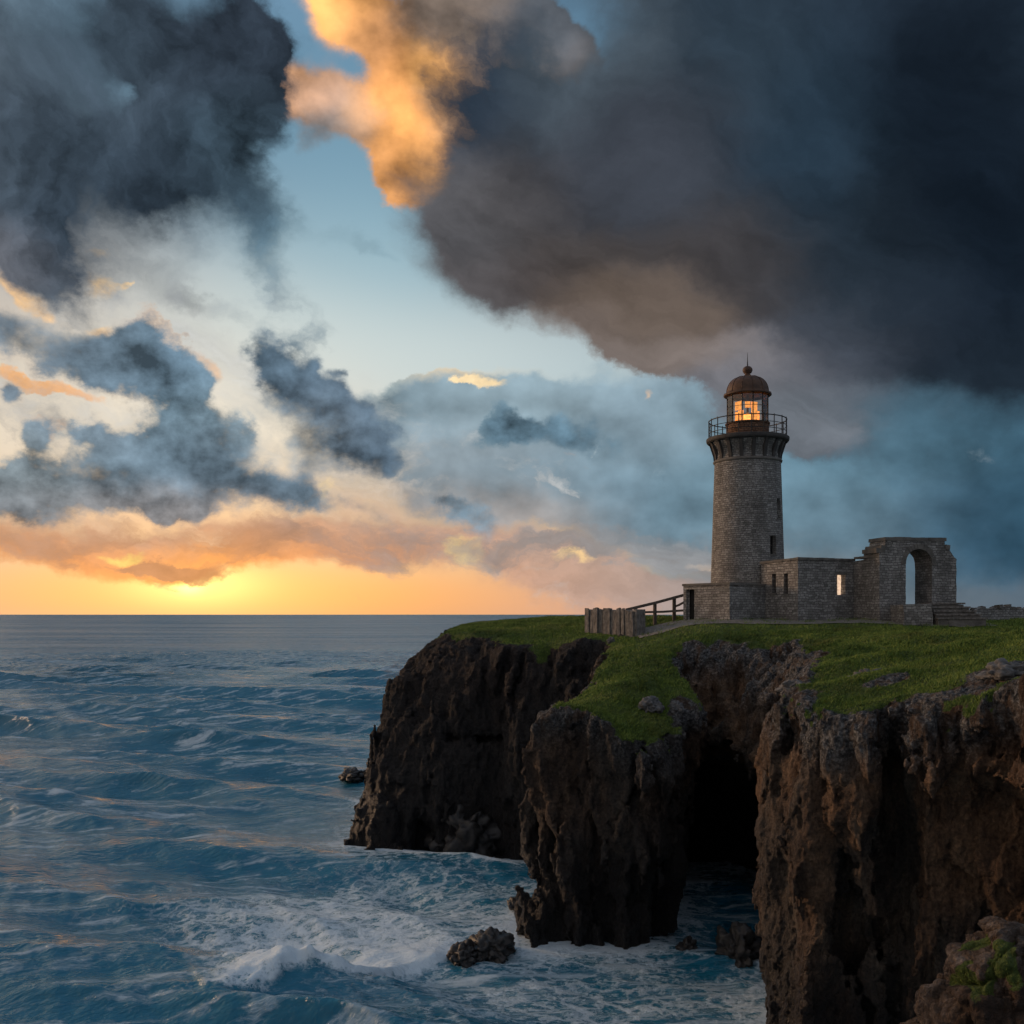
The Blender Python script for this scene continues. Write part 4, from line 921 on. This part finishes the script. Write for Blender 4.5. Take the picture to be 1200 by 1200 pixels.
    for i in range(12):
        a = A_CAM+2*math.pi*(i+.5)/12; pts = [LC+Vector(((r+.015)*math.cos(a), (r+.015)*math.sin(a), z)) for r, z in prof[3:-1]]
        mb = MB(); mb.tube(pts, .035, 5); mb.build('rib', M_DOME, D, origin=o)
    zc = zy(433.8)
    mb = MB(); mb.ring(LC, [(.44, zt2+.02), (.30, zt2+.2), (.26, zt2+.32), (.40, zt2+.38), (.40, zt2+.44), (.26, zt2+.5)], 32); P(mb, 'finial_neck', M_DOME, smooth=True)
    rb_ = .50; mb = MB(); mb.ring(LC, [(max(1e-7, rb_*math.sin(k*math.pi/14)), zc-.42*math.cos(k*math.pi/14)) for k in range(15)], 32); P(mb, 'ball', M_DOME, smooth=True)
    mb = MB(); mb.tube([LC+Vector((0, 0, zc+.3)), LC+Vector((0, 0, zc+.75)), LC+Vector((0, 0, zy(413)))], .085, 6, .012); P(mb, 'spike', M_IRON)
build_lighthouse()
M_SLAB = mat_plain('weathered_slab_stone', [(.065, .058, .052), (.27, .24, .21)], 3.2, .92, 0, .16, (1, 1, .7))
# ------------------------------------------------------------ stone house, gatehouse, annex and the small walls
def plan(px, d): return (at(px, d), d)
def along(p0, p1, px):              # distance along a wall where the sight line of a column meets it
    k = (px-600)/F; ex, ey = p1[0]-p0[0], p1[1]-p0[1]
    t = (k*p0[1]-p0[0])/(ex-k*ey); return t*math.hypot(ex, ey), p0[1]+t*ey
def hole(p0, p1, px0, px1, y0, y1):
    s0, d0 = along(p0, p1, px0); s1, d1 = along(p0, p1, px1); d = (d0+d1)/2
    return [(s0, zz(y1, d)), (s1, zz(y1, d)), (s1, zz(y0, d)), (s0, zz(y0, d))]
def dist(a, b): return math.hypot(b[0]-a[0], b[1]-a[1])
def coping(mb, p0, p1, z, th, over=.08, h=.22, inset=0.0, z2=None):
    z2 = z if z2 is None else z2
    L = dist(p0, p1); t = Vector(((p1[0]-p0[0])/L, (p1[1]-p0[1])/L, 0)); n = Vector((-t.y, t.x, 0)); x = -over+inset
    while x < L+over-.05:
        w = min(random.uniform(.7, 1.25), L+over-x); c = Vector((*p0, 0))+t*(x+w/2)+n*(th/2)
        mb.box(c+Vector((0, 0, z+(z2-z)*min(1, max(0, (x+w/2)/L))+h/2+random.uniform(-.015, .015))), (w-.012, th+2*over+random.uniform(-.03, .03), h+random.uniform(-.03, .02)), math.atan2(t.y, t.x), jit=.012); x += w
BASE = -1.6
def build_house():
    A, B, Cc, Dk = plan(892, 99.9), plan(935, 96), plan(1000.5, 98.8), plan(1030.5, 95.2)
    zt = zz(655.8, 96); za = zz(661, 99.9)
    H = thing('stone_house', (B[0], B[1], gh(*B)), 'flat topped stone house with slit windows between lighthouse and arch', 'house'); o = H.location
    # left wall with two slits
    L = dist(A, B); mb = MB()
    mb.wall(A, B, .8, [(0, BASE), (L, BASE), (L, zt), (0, za)], [hole(A, B, 904.6, 909.2, 672.5, 695), hole(A, B, 918.6, 923.3, 672, 696)], rough=.02)
    mb.build('left_wall', M_RUBBLE, H, origin=o)
    L = dist(B, Cc); mb = MB()
    mb.wall(B, Cc, .8, [(0, BASE), (L, BASE), (L, zt), (0, zt)], [hole(B, Cc, 980.4, 990.8, 673.5, 697)], rough=.02)
    mb.build('front_wall', M_RUBBLE, H, origin=o)
    L = dist(Cc, Dk); mb = MB(); mb.wall(Cc, Dk, .8, [(0, BASE), (L, BASE), (L, zt+.18), (L*.5, zt+.06), (0, zt)], rough=.02); mb.build('porch_wall', M_RUBBLE, H, origin=o)
    # back, closed, with an opening that the front window looks through
    E, G_ = (A[0]+3.0, 110.0), (at(1030, 110), 110.0)
    L = dist(E, G_); hb = hole(E, G_, 974, 985.6, 674, 704)
    mb = MB(); mb.wall(E, G_, .7, [(0, BASE), (L, BASE), (L, zt-.1), (0, zt-.1)], [hb], rough=.02)
    for a, b in ((A, E), (G_, (Dk[0]+.4, Dk[1]+3))):
        L2 = dist(a, b); mb.wall(a, b, -.6 if a == A else .6, [(0, BASE), (L2, BASE), (L2, zt-.1), (0, zt-.1)], rough=.02)
    mb.build('back_wall', M_RUBBLE, H, origin=o)
    mb = MB(); ring = [Vector((*p, zt-.45)) for p in ((A[0]+.5, A[1]+.3), (B[0]+.35, B[1]+1.0), (Cc[0]-.1, Cc[1]+1.0), (G_[0]-.3, G_[1]), (E[0]+.3, E[1]))]
    mb.solid(ring, [p+Vector((0, 0, .3)) for p in ring]); mb.build('roof', M_COPING, H, origin=o)
    for s, nm in (((904.6, 909.2, 672.5, 695), 'window_frame'), ((918.6, 923.3, 672, 696), 'window_frame')):
        h = hole(A, B, *s); t = Vector((B[0]-A[0], B[1]-A[1], 0)).normalized(); n = Vector((-t.y, t.x, 0)); b0 = Vector((*A, 0))
        mb = MB(); q = lambda p, d: b0+t*p[0]+Vector((0, 0, p[1]))+n*d
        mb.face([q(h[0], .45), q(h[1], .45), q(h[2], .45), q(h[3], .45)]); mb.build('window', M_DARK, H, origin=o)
        mb = MB(); c = q(((h[0][0]+h[1][0])/2, h[0][1]-.07), .1); mb.box(c, (h[1][0]-h[0][0]+.3, .42, .13), math.atan2(t.y, t.x)); mb.build('sill', M_COPING, H, origin=o)
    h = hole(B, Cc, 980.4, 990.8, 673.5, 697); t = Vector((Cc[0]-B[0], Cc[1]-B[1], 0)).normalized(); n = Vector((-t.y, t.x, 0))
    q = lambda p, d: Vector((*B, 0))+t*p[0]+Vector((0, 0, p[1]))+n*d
    mb = MB(); mb.face([q(h[0], .62), q(h[1], .62), q(h[2], .62), q(h[3], .62)]); mb.build('sky_glow_pane', mat_glow('sky_glow_pane', (1.0, .70, .48), .75), H, origin=o)  # added glowing pane stands for bright sky seen through the window
    mb = MB(); mx_ = (h[0][0]+h[1][0])/2; mb.tube([q((mx_, h[0][1]), .58), q((mx_, h[2][1]), .58)], .035, 4); mb.build('window_frame', M_WOOD, H, origin=o)
    mb = MB(); c = Vector((*B, 0))+t*((h[0][0]+h[1][0])/2)+Vector((0, 0, h[2][1]+.13))+n*.12; mb.box(c, (h[1][0]-h[0][0]+.5, .30, .25), math.atan2(t.y, t.x)); mb.build('lintel', M_COPING, H, origin=o)
    mb = MB(); coping(mb, A, B, za, .8, .10, z2=zt+.002); coping(mb, B, Cc, zt+.003, .8, .10, inset=.3); mb.build('coping', M_COPING, H, origin=o)
    mb = MB(); coping(mb, Cc, Dk, zt+.185, .8, .08, inset=.2); mb.build('coping', M_COPING, H, origin=o)
build_house()
def build_gate():
    p0, p1 = plan(1030.5, 95.0), plan(1120.8, 96.6); L = dist(p0, p1); t = Vector((p1[0]-p0[0], p1[1]-p0[1], 0)).normalized(); n = Vector((-t.y, t.x, 0))
    Gt = thing('stone_gatehouse', (*p0, gh(*p0)), 'ruined stone gatehouse with one tall open arch and stepped parapet', 'gatehouse'); o = Gt.location
    S_ = lambda px: along(p0, p1, px)[0]; Z = lambda py: zz(py, 95.8)
    out = [(0, BASE), (L, BASE), (L, Z(655)), (L-.25, Z(652)), (S_(1113), Z(645)), (S_(1110), Z(640.5)), (S_(1107.5), Z(639.5)), (S_(1107), Z(634)), (S_(1038), Z(634)), (S_(1037), Z(641)), (S_(1033), Z(646)), (0, Z(647))]
    a0, a1, yb, ys, yt = 1061.5, 1092, 708, 662, 643.5
    x0, x1, cx = S_(a0), S_(a1), (S_(a0)+S_(a1))/2; zs, zt = Z(ys), Z(yt)
    arch = [(x0, Z(yb)), (x1, Z(yb)), (x1, zs)]
    for k in range(1, 12):
        a = math.pi*k/12; arch.append((cx+(x1-x0)/2*math.cos(a), zs+(zt-zs)*math.sin(a)**.86))
    arch.append((x0, zs))
    mb = MB(); mb.wall(p0, p1, 2.7, out, [arch], rough=.035, res=.5); mb.build('gate_wall', M_RUBBLE, Gt, origin=o)
    # voussoirs round the arch, 3 mm proud and up
    mb = MB(); N = 15
    for k in range(N):
        b0, b1 = math.pi*k/N, math.pi*(k+1)/N
        def q(a, e, d): return Vector((*p0, 0))+t*(cx+((x1-x0)/2+e)*math.cos(a))+Vector((0, 0, zs+(zt-zs+e)*math.sin(a)**.86))+n*d
        e = .46+random.uniform(-.05, .06); b1 -= .02
        fr = [q(b0, .01, -.05), q(b0, e, -.05), q(b1, e, -.05), q(b1, .01, -.05)]; bk = [q(b0, .01, .1), q(b0, e, .1), q(b1, e, .1), q(b1, .01, .1)]
        mb.solid(bk, fr)
    mb.build('arch_stones', M_COPING, Gt, origin=o)
    mb = MB(); a, b = Vector((*p0, 0))+t*(S_(1037.5)), Vector((*p0, 0))+t*S_(1108)
    coping(mb, a[:2], b[:2], Z(634)+.01, 2.7, .07, .33); mb.build('parapet', M_COPING, Gt, origin=o)
    for px, py, w in ((1032.5, 645.5, .9), (1034.8, 642.5, .5), (1110.0, 641.0, .45)):
        mb = MB(); mb.box(Vector((*p0, 0))+t*S_(px)+n*1.3+Vector((0, 0, Z(py)+.02)), (w, 2.75+random.uniform(-.1, .1), .42), math.atan2(t.y, t.x)+random.uniform(-.04, .04), jit=.05, tilt=random.uniform(-.08, .08))
        mb.build('shoulder_stone', M_COPING, Gt, origin=o)
build_gate()
def build_steps():
    d0 = 94.6; c = plan(1100, 93); T = thing('stone_steps', (*c, gh(*c)), 'broad worn stone steps leading up to the open arch', 'steps'); o = T.location
    zt = zz(706.5, 94); n = 5; rise = (zt+.62)/n
    def slab(xa, xb, ya, yb, z0, z1, nm, mat=M_COPING, nst=4):
        mb = MB(); x = xa
        while x < xb-.1:
            w = min(random.uniform(.8, 1.5), xb-x); mb.box(((x+w/2), (ya+yb)/2, (z0+z1)/2+random.uniform(-.012, .012)), (w-.015, yb-ya+random.uniform(-.05, .05), z1-z0), 0, jit=.018); x += w
        mb.build(nm, mat, T, origin=o)
    for k in range(n):
        z1 = zt-rise*k; xa, xb = at(1084, 94), at(1126.5+3.6*k, 94)
        yf = d0-1.5-.5*k
        slab(xa, xb, yf, d0+.6, z1-.15, z1-.001*k, 'tread', M_SLAB)
        slab(xa+.05, xb-.12, yf+.13, d0+.55, z1-rise-(.8 if k == n-1 else .02), z1-.152, 'riser', M_COPING)
    mb = MB(); xa, xb = at(1052, 93), at(1085.5, 93)
    mb.wall((xa, 91.6), (xb, 91.6), 3.2, [(0, -1.6), (xb-xa, -1.6), (xb-xa, zz(708, 92)), (0, zz(709, 92))], rough=.05); mb.build('landing_block', M_RUBBLE, T, origin=o)
build_steps()
def build_annex():
    A, K, B = plan(800.8, 100), plan(855, 96), plan(897, 99.5); E, G_ = plan(888, 105.5), plan(806, 107)
    zt = zz(685.5, 96.5); T = thing('stone_annex', (K[0], K[1], gh(*K)), 'low flat roofed stone annex with dark doorway at the foot of the lighthouse', 'annex'); o = T.location
    L = dist(A, K); mb = MB(); s0 = along(A, K, 804.2)[0]; s1 = along(A, K, 813.6)[0]
    mb.wall(A, K, .7, [(0, BASE), (s0, BASE), (s0, zt-.35), (s1, zt-.35), (s1, BASE), (L, BASE), (L, zt), (0, zt)], rough=.02); mb.build('front_wall', M_RUBBLE, T, origin=o)
    L = dist(K, B); mb = MB(); mb.wall(K, B, .7, [(0, BASE), (L, BASE), (L, zt), (0, zt)], rough=.02); mb.build('side_wall', M_RUBBLE, T, origin=o)
    mb = MB()
    for a, b in ((B, E), (E, G_), (G_, A)): L = dist(a, b); mb.wall(a, b, .6, [(0, BASE), (L, BASE), (L, zt-.02), (0, zt-.02)], rough=.02)
    mb.build('back_wall', M_RUBBLE, T, origin=o)
    t = Vector((K[0]-A[0], K[1]-A[1], 0)).normalized(); n_ = Vector((-t.y, t.x, 0)); mb = MB()
    q = lambda s, z, d: Vector((*A, 0))+t*s+n_*d+Vector((0, 0, z))
    mb.face([q(s0, BASE, .5), q(s1, BASE, .5), q(s1, zt-.3, .5), q(s0, zt-.3, .5)]); mb.build('doorway_shade', M_DARK, T, origin=o)  # dark sheet stands for the shade inside the open doorway
    mb = MB(); ring = [Vector((*p, zt+.004)) for p in ((A[0]-.14, A[1]-.08), (K[0]-.02, K[1]-.17), (B[0]+.12, B[1]-.02), (E[0], E[1]+.1), (G_[0]-.1, G_[1]+.1))]
    mb.solid(ring, [p+Vector((0, 0, .2+.03*math.sin(i*2.1))) for i, p in enumerate(ring)]); mb.build('roof', M_COPING, T, origin=o)
build_annex()
def build_slab_wall():
    p0, p1 = Vector((*plan(686.5, 103), 0)), Vector((*plan(744.5, 98), 0)); L = (p1-p0).length; t = (p1-p0).normalized(); n = Vector((-t.y, t.x, 0))
    T = thing('retaining_wall', (p1.x, p1.y, gh(p1.x, p1.y)), 'short weathered wall of upright stone slabs on the grass slope', 'wall'); o = T.location
    mb = MB(); z0 = zz(748, 98)-1.2; za, zb_ = zz(713.5, 103), zz(714.5, 98)
    mb.wall(p0[:2], p1[:2], 1.1, [(0, z0), (L, z0), (L, zb_-.06), (0, za-.06)], rough=.03); mb.build('core', M_RUBBLE, T, origin=o)
    x = 0; k = 0
    while x < L-.2:
        w = min(random.uniform(.45, .85), L-x); zt = za+(zb_-za)*x/L+random.uniform(-.20, .14); dp = random.uniform(.14, .34)
        c = p0+t*(x+w/2)-n*(dp/2-.04); mb = MB(); mb.box((c.x, c.y, (z0+zt)/2), (w-random.uniform(.05, .13), dp, zt-z0), math.atan2(t.y, t.x)+random.uniform(-.05, .05), jit=.06, tilt=random.uniform(-.025, .025))
        mb.build('upright_slab', M_SLAB, T, origin=o); x += w
    mb = MB(); c = p1+n*.55+t*.12; mb.box((c.x, c.y, (z0+zb_)/2), (.25, 1.25, zb_-z0+.05), math.atan2(t.y, t.x), jit=.04); mb.build('end_slab', M_SLAB, T, origin=o)
build_slab_wall()
def build_rail():
    D_ = 101.2; P = lambda px, py, d=D_: pt(px, py, d)
    T = thing('wooden_handrail', (at(770, D_), D_, gh(at(770, D_), D_)), 'sloping old wooden handrail leading up to the stone annex', 'handrail'); o = T.location
    def beam(a, b, w, h, nm):
        d = (b-a); L = d.length; dn = d.normalized(); up = Vector((0, 0, 1)); s_ = dn.cross(up).normalized(); u = s_.cross(dn)
        mb = MB(); lo = [a+s_*sx*w/2+u*uz*h/2 for sx, uz in ((-1, -1), (1, -1), (1, 1), (-1, 1))]; mid = [p+d*.5+Vector((0, 0, -.05)) for p in lo]; hi = [p+d for p in lo]
        for R0, R1 in ((lo, mid), (mid, hi)):
            for i in range(4): mb.face([R0[i], R0[(i+1) % 4], R1[(i+1) % 4], R1[i]])
        mb.face(lo[::-1]); mb.face(hi); mb.build(nm, M_WOOD, T, origin=o)
    beam(P(733, 714.8), P(802, 697.2, 100.6), .20, .28, 'top_rail'); beam(P(789, 711.5), P(802.5, 705.2, 100.6), .14, .20, 'brace'); beam(P(751, 717.5), P(803, 715.2, 100.6), .16, .22, 'bottom_rail')
    for px, py in ((745, 712.6), (767.6, 706), (790, 700.6)):
        p = P(px, py, D_+.05); g0 = gh(p.x, p.y)-.5; mb = MB(); mb.box((p.x, p.y, (g0+p.z)/2), (.30, .24, p.z-g0-.06), .2, jit=.02); mb.build('post', M_WOOD, T, origin=o)
build_rail()
def low_wall(name, p0, p1, th, tops, label, z0=-1.5):
    L = dist(p0, p1); T = thing(name, (*p0, gh(*p0)), label, 'ruined wall'); o = T.location
    mb = MB(); out = [(0, z0), (L, z0)]+[(L*f, z) for f, z in reversed(tops)]
    mb.wall(p0, p1, th, out, rough=.07, res=.35); mb.build('masonry', M_RUBBLE, T, origin=o)
    for i in range(int(L*1.6)):
        f = random.random(); z = np.interp(f, [a for a, _ in tops], [b for _, b in tops]); s_ = random.uniform(.25, .55)
        rock_part(Vector((p0[0]+(p1[0]-p0[0])*f, p0[1]+(p1[1]-p0[1])*f+random.uniform(.1, th-.1), z+.02)), s_, 'loose_stone', M_COPING, T, o)
def rock_part(c, s, nm, mat, par, o):
    mb = MB(); mb.box(c, (s*random.uniform(.8, 1.4), s, s*random.uniform(.5, .8)), random.uniform(0, 3), jit=s*.12); mb.build(nm, mat, par, origin=o)
low_wall('ruined_wall', plan(1143, 97), plan(1184, 98.5), .9, [(0, zz(715, 97)), (.2, zz(712.5, 97)), (.6, zz(712.5, 97)), (.62, zz(710.8, 97)), (.98, zz(710.6, 97)), (1, zz(713, 97))], 'low ruined stone wall just right of the arch steps')
low_wall('ruined_wall', plan(1183, 101), plan(1330, 106), .9, [(0, zz(713.5, 101)), (.1, zz(713, 101)), (.2, zz(714.5, 101)), (.5, zz(713, 103)), (.7, zz(715, 103)), (1, zz(712, 106))], 'farther low stone wall running out of the picture at right edge')
# gravel path along the fronts
def build_path():
    xs = np.linspace(at(748, 97), at(1150, 95), 150); rows = np.linspace(0, 1, 14); V = []
    for x in xs:
        px = 600+x/95*F
        yb = np.interp(px, [748, 800, 855, 935, 1000, 1031, 1060, 1150], [100.5, 100.2, 96.2, 97.8, 99.6, 95.2, 93, 93.5]); yf = np.interp(px, [748, 790, 860, 935, 1000, 1060, 1110, 1150], [96.0, 95.2, 93.2, 93.4, 93.4, 91.2, 90.6, 91.5])
        yf += float(perlin(x/2.2, 1.3, .4))*.5+float(perlin(x/.6, 4.3, .4))*.25; yb = yb+.25
        for r_ in rows: V.append((x, yf+(yb-yf)*r_, 0))
    V = np.array(V); V[:, 2] = ground(V[:, 0], V[:, 1])+.075
    n = len(rows); ii = np.arange(len(V)).reshape(-1, n)
    q = np.stack([ii[:-1, :-1], ii[1:, :-1], ii[1:, 1:], ii[:-1, 1:]], -1).reshape(-1, 4)
    o = make_mesh('path', V, q, [mat_plain('gravel', [(.10, .088, .078), (.27, .24, .21)], 2.5, .95, 0, .05)]); tag(o, kind='structure')
build_path()
# ------------------------------------------------------------ rocks
M_ROCK = mat_plain('wet_sea_rock', [(.012, .011, .011), (.045, .040, .036)], 1.6, .5, 0, .15)
M_LICHEN = mat_plain('grey_lichen_rock', [(.035, .035, .037), (.19, .185, .18)], 2.6, .95, 0, .12)
def rock(name, c, size, seed, mat, label, cat='rock', sub=5, group=None, sharp=1.0):
    bm = bmesh.new(); bmesh.ops.create_icosphere(bm, subdivisions=sub, radius=1.0)
    co = np.array([v.co[:] for v in bm.verts]); sz = np.array(size)
    w = worley(co[:, 0]*1.5+seed*3.1, co[:, 1]*1.5, co[:, 2]*1.5+seed); w2 = worley(co[:, 0]*3.6, co[:, 1]*3.6+seed, co[:, 2]*3.6)
    d = 1+sharp*((w[1]-.5)*.55+np.minimum(w[0], .4)*.5-.15+(w2[1]-.5)*.22+np.minimum(w2[0], .3)*.25)+fbm(co[:, 0]*2+seed, co[:, 1]*2, co[:, 2]*2, 4)*.16+(.3-np.abs(perlin(co[:, 0]*7, co[:, 1]*7+seed, co[:, 2]*7)))*.08
    p = co*d[:, None]*sz
    for v, q in zip(bm.verts, p): v.co = q
    me = bpy.data.meshes.new(name); bm.to_mesh(me); bm.free(); me.materials.append(mat)
    for pl in me.polygons: pl.use_smooth = True
    o = bpy.data.objects.new(name, me); o.location = c; COL.objects.link(o); tag(o, label, cat, group); return o
def sea_at(px, py): d = SEA*F/(HZ-py); return Vector((at(px, d), d, SEA))
c = sea_at(416, 911); rock('sea_rock', c+Vector((0, 0, .3)), (1.9, 2.2, .95), 1, M_ROCK, 'small dark rock awash beside the far headland')
c = sea_at(575, 1116); rock('sea_rock', c+Vector((0, 0, .2)), (1.5, 1.7, 1.1), 2, M_ROCK, 'jagged black sea rock in the foam near the middle cliff, higher of the pair')
c = sea_at(544, 1122); rock('sea_rock', c+Vector((0, 0, .15)), (1.1, 1.3, .85), 3, M_ROCK, 'lower black rock at the left side of the jagged sea rock')
c = sea_at(606, 1060); rock('sea_rock', c+Vector((0, 0, .05)), (.8, 1.0, .55), 4, M_ROCK, 'dark rock at the left foot of the middle cliff')
c = sea_at(806, 1116); rock('sea_rock', c+Vector((0, 0, .1)), (.75, .9, .75), 5, M_ROCK, 'small round dark rock standing in water before the cave')
c = sea_at(866, 1128); rock('sea_rock', c+Vector((0, 0, .4)), (1.5, 1.8, 1.8), 6, M_ROCK, 'craggy dark rock at the right side of the cave mouth')
c = sea_at(548, 1000); rock('sea_rock', c+Vector((0, 1.5, 1.2)), (3.4, 2.6, 3.6), 7, M_ROCK, 'broad dark rock mound at the foot of the far headland')
def on_ground(px, d): x = at(px, d); return Vector((x, d, gh(x, d)))
rock('boulder', on_ground(762, 76.5)+Vector((0, 0, .1)), (.85, .8, .75), 8, M_LICHEN, 'grey boulder in the grass above the middle cliff')
rock('boulder', on_ground(792, 76.8)+Vector((0, 0, -.1)), (.6, .7, .5), 9, M_LICHEN, 'small grey boulder at the right edge of the grass tongue')
rock('boulder', on_ground(716, 97)+Vector((0, 0, .05)), (.38, .4, .32), 10, M_LICHEN, 'pale little stone in the grass below the slab wall')
rock('boulder', on_ground(1022, 57)+Vector((0, 0, -.15)), (1.1, .8, .42), 12, M_LICHEN, 'flat grey rock in the turf below the stone house')
rock('boulder', on_ground(1186, 45.5)+Vector((0, 0, -.1)), (1.1, .9, .55), 13, M_LICHEN, 'grey rock in the turf at the right edge of the photo')
rock('boulder', on_ground(930, 61)+Vector((0, 0, -.2)), (.8, .9, .5), 14, M_LICHEN, 'grey rock by the turf edge right of the hollow')
# ------------------------------------------------------------ nearest crag, lower right
def build_crag():
    nz_, na = 150, 260; zt = zz(1082, 13.5); prof = [(0, 0), (.25, .05), (.55, .22), (.95, .7), (1.25, 1.5), (1.7, 3.2), (2.4, 6), (4, 12), (6, 21)]
    hs = np.concatenate([np.linspace(0, 3.2, 110), np.linspace(3.3, 21, 40)]); rr = np.interp(hs, [p[1] for p in prof], [p[0] for p in prof])
    a = np.linspace(0, 2*math.pi, na, endpoint=False); cx, cy = at(1203, 13.5), 13.5
    Rg = np.repeat(rr[:, None], na, 1); X = cx+Rg*np.cos(a)*1.05; Y = cy+Rg*np.sin(a); Z = zt-np.repeat(hs[:, None], na, 1)
    w = worley(X/.55, Y/.55, Z/.7); w2 = worley(X/.2, Y/.2, Z/.26); d = (w[1]-.5)*.32+np.minimum(w[0], .4)*.34-.1+(w2[1]-.5)*.10+np.minimum(w2[0], .3)*.12+(.3-np.abs(perlin(X/.8, Y/.8, Z/1.2)))*.35+perlin(X/.09, Y/.09, Z/.11)*.03
    k = sst(Rg, 0, .5); X = X+np.cos(a)*d*k; Y = Y+np.sin(a)*d*k; Z = Z+d*.5
    V = np.stack([X, Y, Z], -1).reshape(-1, 3); ii = np.arange(len(V)).reshape(len(hs), na); jj = np.roll(ii, -1, 1)
    q = np.stack([ii[1:], jj[1:], jj[:-1], ii[:-1]], -1).reshape(-1, 4)
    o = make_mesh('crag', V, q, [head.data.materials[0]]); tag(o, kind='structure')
    hh = np.repeat(hs[:, None], na, 1); dirl = np.cos(a-R(200))*np.ones_like(hh)
    gr = sst(dirl+perlin(X/.35, Y/.35, Z/.35)*.9, .8, 1.2)*sst(hh, .04, .16)*(1-sst(hh, .55, 1.1))
    set_attr(o, 'grass', gr.ravel()); set_attr(o, 'rim', np.clip(.55-hh.ravel()*.08, 0, 1))
    return V, q, gr.ravel()
CV, CQ, CG = build_crag()
# ------------------------------------------------------------ grass blades over the turf
def build_grass(n=380000):
    V = np.concatenate([TV, CV]); Q = np.concatenate([TQ, CQ+len(TV)]); Gm = np.concatenate([t_grass, CG*.5])
    c = V[Q].mean(1); gq = Gm[Q].mean(1)
    ar = np.linalg.norm(np.cross(V[Q[:, 2]]-V[Q[:, 0]], V[Q[:, 3]]-V[Q[:, 1]]), axis=1)*.5
    d = np.linalg.norm(c, axis=1); pxx = 600+c[:, 0]/c[:, 1]*F
    onp = (c[:, 1] > 90) & (c[:, 1] < 101) & (pxx > 745) & (pxx < 1150)      # thin on the trodden ground
    wgt = ar*np.clip(gq-.35, 0, 1)/d**1.55*np.where((pxx > 380) & (pxx < 1330), 1, .15)*np.where(onp, .35, 1.0)*(d < 135)
    idx = rng.choice(len(Q), n, p=wgt/wgt.sum())
    u, v = rng.random((2, n, 1)); P4 = V[Q[idx]]
    p = P4[:, 0]*(1-u)*(1-v)+P4[:, 1]*u*(1-v)+P4[:, 2]*u*v+P4[:, 3]*(1-u)*v
    dd = d[idx]; sc = np.clip(dd/55, .28, 1.35)
    tuft = .55+.9*sst(perlin(p[:, 0]/.9, p[:, 1]/.9, 2.5), -.2, .7)
    h = (.07+.12*rng.random(n))*sc*tuft; w = .030*sc*(.6+.8*rng.random(n))
    th = rng.random(n)*2*math.pi; ax = np.stack([np.cos(th), np.sin(th), np.zeros(n)], 1)
    lean = np.stack([.35+.5*rng.normal(size=n), .1+.5*rng.normal(size=n), np.ones(n)], 1)
    tip = p+lean*h[:, None]; p = p-np.array([0, 0, .02])
    VV = np.stack([p-ax*w[:, None], p+ax*w[:, None], tip], 1).reshape(-1, 3); Fc = np.arange(3*n).reshape(-1, 3)
    m, g, b = new_mat('grass_blades'); P = g.node('ShaderNodeTexCoord').outputs['Object']
    at_ = g.node('ShaderNodeAttribute', attribute_name='shade').outputs['Fac']
    n1 = g.noise(P, .22, 6, .62)
    col = g.ramp(g.m('MULTIPLY_ADD', at_, .30, g.m('MULTIPLY_ADD', n1, 1.3, -.30)), [(.25, (.042, .070, .011)), (.5, (.112, .175, .028)), (.7, (.20, .255, .050)), (.85, (.29, .285, .09))])  # broad yellowish patches put sunlit turf into the blade colour
    dry = g.step(g.noise(g.v('ADD', P, (31, 4, 2)), .16, 6, .7), .50, .68)
    col = g.cmix(g.m('MULTIPLY', dry, .42), col, (.175, .155, .050))
    g.l.new(col, b.inputs['Base Color']); b.inputs['Roughness'].default_value = .75; b.inputs['Specular IOR Level'].default_value = .25
    o = make_mesh('grass', VV, Fc, [m], smooth=False); tag(o, kind='stuff'); set_attr(o, 'shade', np.repeat(rng.random(n), 3))
    o['label'] = 'short green turf grass covering the headland top'; o['category'] = 'grass'
build_grass()
